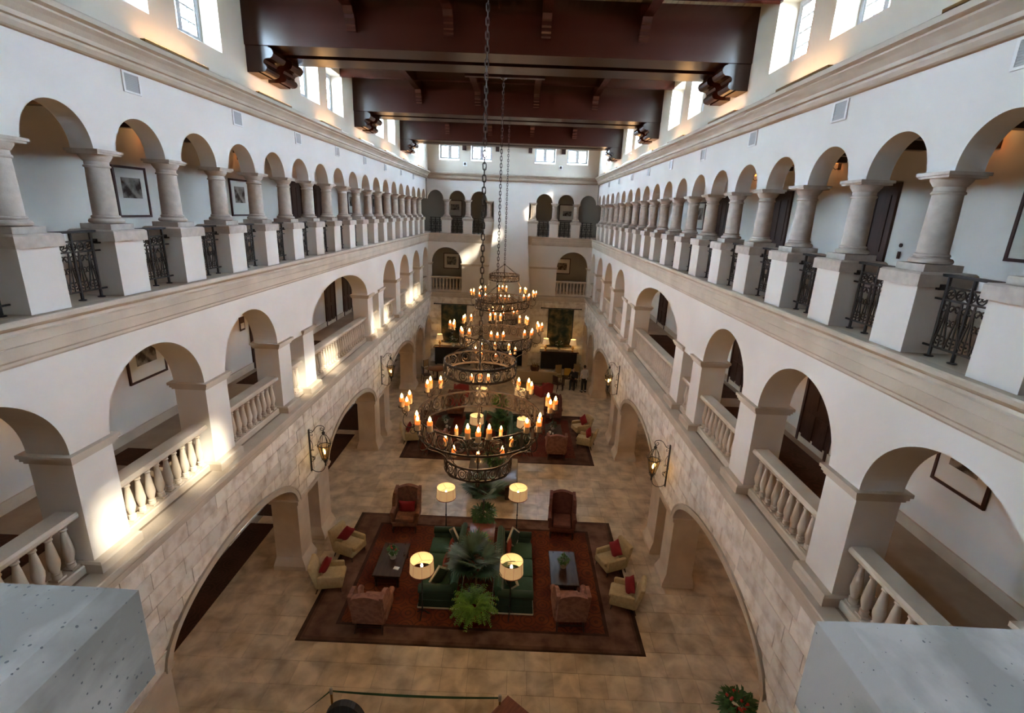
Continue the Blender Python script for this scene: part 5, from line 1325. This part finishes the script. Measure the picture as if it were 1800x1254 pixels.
def hand(parent, w, d, up, side, m='skin'):
    """w wrist, d hand direction, side = thumb side; five separate bent fingers"""
    w, d, up, side = Vector(w), Vector(d).normalized(), Vector(up).normalized(), Vector(side).normalized()
    mb = MB(); mb.tube([w-d*.02, w+d*.03, w+d*.075], [.026, .036, .034], 8)
    o = mb.build('hand', m, parent)
    for k, (off, L) in enumerate(((-.027, .066), (-.009, .078), (.009, .074), (.027, .058))):
        b = w+d*.07-side*off; f = MB(); p1 = b+d*L*.42+up*.004; p2 = p1+(d*.8-up*.6).normalized()*L*.33; p3 = p2+(d*.4-up*.9).normalized()*L*.28
        f.tube([b, p1, p2, p3], [.0095, .009, .008, .006], 6); f.build('finger', m, o)
    b = w+d*.02+side*.028; f = MB(); f.tube([b, b+(d*.7+side*.7).normalized()*.035, b+(d*.95+side*.3).normalized()*.065], [.012, .010, .008], 6); f.build('thumb', m, o)
def person_standing():
    # feet at (4.93, 28.75); faces away from us (+y) and slightly to the left, towards the seated man
    t = thing('person', 'person standing with back to us in white shirt and dark trousers, far right', 'person', (4.93, 28.75, 0), .35)
    p = [(0, 0, .93), (0, -.005, 1.08), (0, .01, 1.24), (0, .03, 1.38), (0, .05, 1.47), (-.17, .03, 1.39), (-.235, .03, 1.15), (-.22, .12, .93), (.17, .03, 1.39), (.235, .0, 1.14), (.235, .05, .91)]
    # one continuous clothed body: torso + arms + legs
    p += [(-.095, .0, .86), (-.105, .02, .48), (-.115, -.01, .09), (-.12, .10, .045), (.095, .0, .86), (.11, .03, .48), (.12, .0, .09), (.13, .11, .045)]
    e = [(0, 1), (1, 2), (2, 3), (3, 4), (3, 5), (5, 6), (6, 7), (3, 8), (8, 9), (9, 10), (0, 11), (11, 12), (12, 13), (13, 14), (0, 15), (15, 16), (16, 17), (17, 18)]
    r = [(.15, .11), (.135, .10), (.16, .115), (.14, .10), .055, (.07, .065), .046, .030, (.07, .065), .046, .030, .10, .068, .048, .042, .10, .068, .048, .042]
    b = body('body', p, e, r, 'shirt', t)
    # trousers over the lower body
    q = [(0, 0, .98), (0, 0, .90), (-.095, .0, .82), (-.107, .02, .48), (-.116, -.005, .11), (.095, .0, .82), (.112, .03, .48), (.121, .005, .11)]
    body('trousers', q, [(0, 1), (1, 2), (2, 3), (3, 4), (1, 5), (5, 6), (6, 7)], [(.158, .118), (.165, .125), .112, .082, .068, .112, .082, .068], 'dark', t, 1)
    for sx in (-1, 1):
        a = MB(); rbox(a, sx*.12-.045, sx*.12+.045, -.07, .19, 0, .085, .03); a.build('shoe', 'black', t)
    MB().lathe([(.045, 1.43), (.043, 1.54)], 10, (0, .05, 0)).build('neck', 'skin', t)
    head(t, (0, .07, 1.61), (0, 1))
    hand(t, (-.22, .13, .91), (0, .15, -1), (-1, 0, 0), (0, 1, 0)); hand(t, (.235, .055, .89), (0, .1, -1), (1, 0, 0), (0, 1, 0))
def person_seated():
    t = thing('person', 'person seated at the games table in dark clothes, bald head, leaning forward', 'person', (4.38, 29.55, 0), PI-.25)
    c = thing('side_chair', 'dark chair under the seated person, mostly hidden', 'chair', (4.40, 29.62, 0), PI-.25, 'side chairs')
    a = MB(); rbox(a, -.24, .24, -.24, .22, .38, .44, .02); a.build('seat', 'dwood', c); a = MB(); rbox(a, -.22, .22, -.30, -.25, .5, .92, .02); a.build('backrest', 'dwood', c)
    for sx in (-1, 1):
        for sy in (-.22, .18): MB().box(sx*.2-.02, sx*.2+.02, sy-.02, sy+.02, 0, .38).build('leg', 'dwood', c)
    p = [(0, -.04, .54), (0, -.02, .70), (0, .04, .86), (0, .10, 1.0), (0, .14, 1.08), (-.17, .10, 1.0), (-.25, .16, .78), (-.20, .38, .74), (.17, .10, 1.0), (.27, .14, .80), (.26, .36, .72)]
    p += [(-.10, .0, .52), (-.13, .40, .52), (-.13, .42, .10), (-.13, .52, .045), (.10, .0, .52), (.13, .40, .52), (.14, .44, .10), (.14, .54, .045)]
    e = [(0, 1), (1, 2), (2, 3), (3, 4), (3, 5), (5, 6), (6, 7), (3, 8), (8, 9), (9, 10), (0, 11), (11, 12), (12, 13), (13, 14), (0, 15), (15, 16), (16, 17), (17, 18)]
    r = [(.17, .13), (.165, .13), (.17, .125), (.15, .10), .055, (.075, .07), .05, .034, (.075, .07), .05, .034, .10, .075, .05, .042, .10, .075, .05, .042]
    body('body', p, e, r, 'dark', t)
    for sx in (-1, 1):
        a = MB(); rbox(a, sx*.135-.045, sx*.135+.045, .36, .62, 0, .085, .03); a.build('shoe', 'black', t)
    MB().tube([(0, .12, 1.04), (0, .17, 1.14)], .045, 8).build('neck', 'skin', t)
    head(t, (0, .19, 1.20), (0, 1), bald=True)
    hand(t, (-.19, .40, .745), (.2, 1, -.1), (0, 0, 1), (1, 0, 0)); hand(t, (.25, .38, .735), (-.1, 1, -.1), (0, 0, 1), (-1, 0, 0))
person_standing(); person_seated()

# ================================================================== NEAR EDGE OF THE FLOOR
def near_floor():
    def stanchion(x, y, label):
        t = thing('belt_post', label, 'barrier post', (x, y, 0), 0, 'belt barrier posts at the bottom')
        MB().lathe([(.17, 0), (.17, .02), (.05, .04), (.03, .06)], 16).build('base', 'iron', t)
        MB().lathe([(.024, .04), (.024, .90)], 10).build('pole', 'brass', t)
        MB().lathe([(.034, .86), (.036, .97), (.03, .985), (.02, 1.0)], 12).build('belt_head', 'vent', t)
        return t
    stanchion(-2.80, 7.76, 'left belt barrier post at the bottom of the photo')
    stanchion(.65, 7.78, 'right belt barrier post at the bottom of the photo')
    stanchion(-3.55, 6.9, 'third belt barrier post, just below the left frame corner')
    def belt(p, q, label, sag):
        mb = MB(); n = 16; vs = []
        for k in range(n+1):
            t = k/n; x, y = p[0]+(q[0]-p[0])*t, p[1]+(q[1]-p[1])*t; z = .92-sag*4*t*(1-t); tw = math.sin(PI*t)*.55
            nx, ny = -(q[1]-p[1]), q[0]-p[0]; L = math.hypot(nx, ny); nx, ny = nx/L, ny/L
            for s in (-1, 1): vs.append((x+s*.024*math.sin(tw)*nx, y+s*.024*math.sin(tw)*ny, z+s*.024*math.cos(tw)))
        mb.add(vs, [[2*k, 2*k+1, 2*k+3, 2*k+2] for k in range(n)], True); o = mb.build('barrier_belt', 'belt'); tag(o, label, 'barrier belt', 'green barrier belts')
    belt((-2.77, 7.76), (.62, 7.78), 'green belt stretched between the two barrier posts', .05)
    belt((-2.83, 7.74), (-3.52, 6.92), 'green belt running down left from the left barrier post', .03)
    # round navy umbrella-like parasol pouf / chair back
    t = thing('round_chair', 'round backed chair in dark navy striped fabric at the bottom edge', 'chair', (-2.42, 7.03, 0), PI)
    a = MB(); n = 18; pr = [(-.40, .2)]+[(-.42*math.cos(PI*k/n), .50+.52*math.sin(PI*k/n)) for k in range(n+1)]+[(.40, .2)]
    a.prism(pr, -.42, -.28, lambda x, z, y: (x, y-(z-.3)*.1, z)); a.build('back', 'navy', t)
    a = MB(); rbox(a, -.38, .38, -.34, .36, .16, .46, .05); a.build('seat', 'navy', t)
    for sx in (-1, 1):
        for y in (-.3, .3): MB().lathe([(.02, 0), (.03, .17)], 6, (sx*.3, y, 0)).build('leg', 'dwood', t)
    t = thing('writing_desk', 'reddish brown wooden desk set cornerwise at the bottom edge of the photo', 'desk', (.90, 7.12, 0), PI/4+.10)
    MB().cbox(-.62, .62, -.62, .62, .72, .76, .01).build('tabletop', 'rwood', t); MB().box(-.58, .58, -.58, .58, .58, .72).build('apron', 'rwood', t)
    for sx in (-1, 1):
        for sy in (-1, 1): MB().box(sx*.54-.03, sx*.54+.03, sy*.54-.03, sy*.54+.03, 0, .58).build('leg', 'rwood', t)
    v = thing('flower_pot', 'leafy pot with red flowers at the foot of the nearest right pier', 'plant', (5.62, 8.0, 0)); pot(v, .26, .45, 'potred'); shrub(v, .62, .36, 460, 'leafm', .16, .05, rr=random.Random(31))
    f = MB(); rr = random.Random(8)
    for _ in range(16): a = rr.random()*6.28; f.ball((.26*math.cos(a)*rr.random(), .26*math.sin(a), .82+.1*rr.random()), .035, n=6, m=4)
    f.build('blossom', 'flower', v)
    # dark runners in the ground galleries
    for y0, y1, k in ((7.2, 14.4, 'nearer'), (14.85, 21.5, 'middle'), (22.0, 27.5, 'farther')):
        o = MB().box(-8.05, -7.2 if y0 < 10 else -6.8, y0, y1, 0, .012).build('runner_rug', 'runner', loc=(0, 0, -.001)); tag(o, '%s dark runner rug on the floor behind the left ground arches' % k, 'rug', 'dark runners of the left ground gallery')
    # fill lamps added behind the arches to warm the dim galleries
    for nm, sx in (('left', -1), ('right', 1)):
        for i, y in enumerate((9.6, 17.3, 25.2)):
            t = thing('gallery_fill_lamp', 'small added fill lamp on the ceiling of the %s ground gallery, %s from near' % (nm, ORD[i]), 'ceiling lamp', (sx*6.9, y, 4.75), 0, 'added fill lamps of the ground galleries')
            MB().lathe([(.02, 0), (.12, -.02), (.14, -.12), (.02, -.16)], 12).build('lamp_shade', 'shadeo', t)
            light('gallery_fill_light', 'POINT', (sx*6.9, y, 4.5), 5 if sx < 0 else 9, (1, .55, .25), .1)
near_floor()
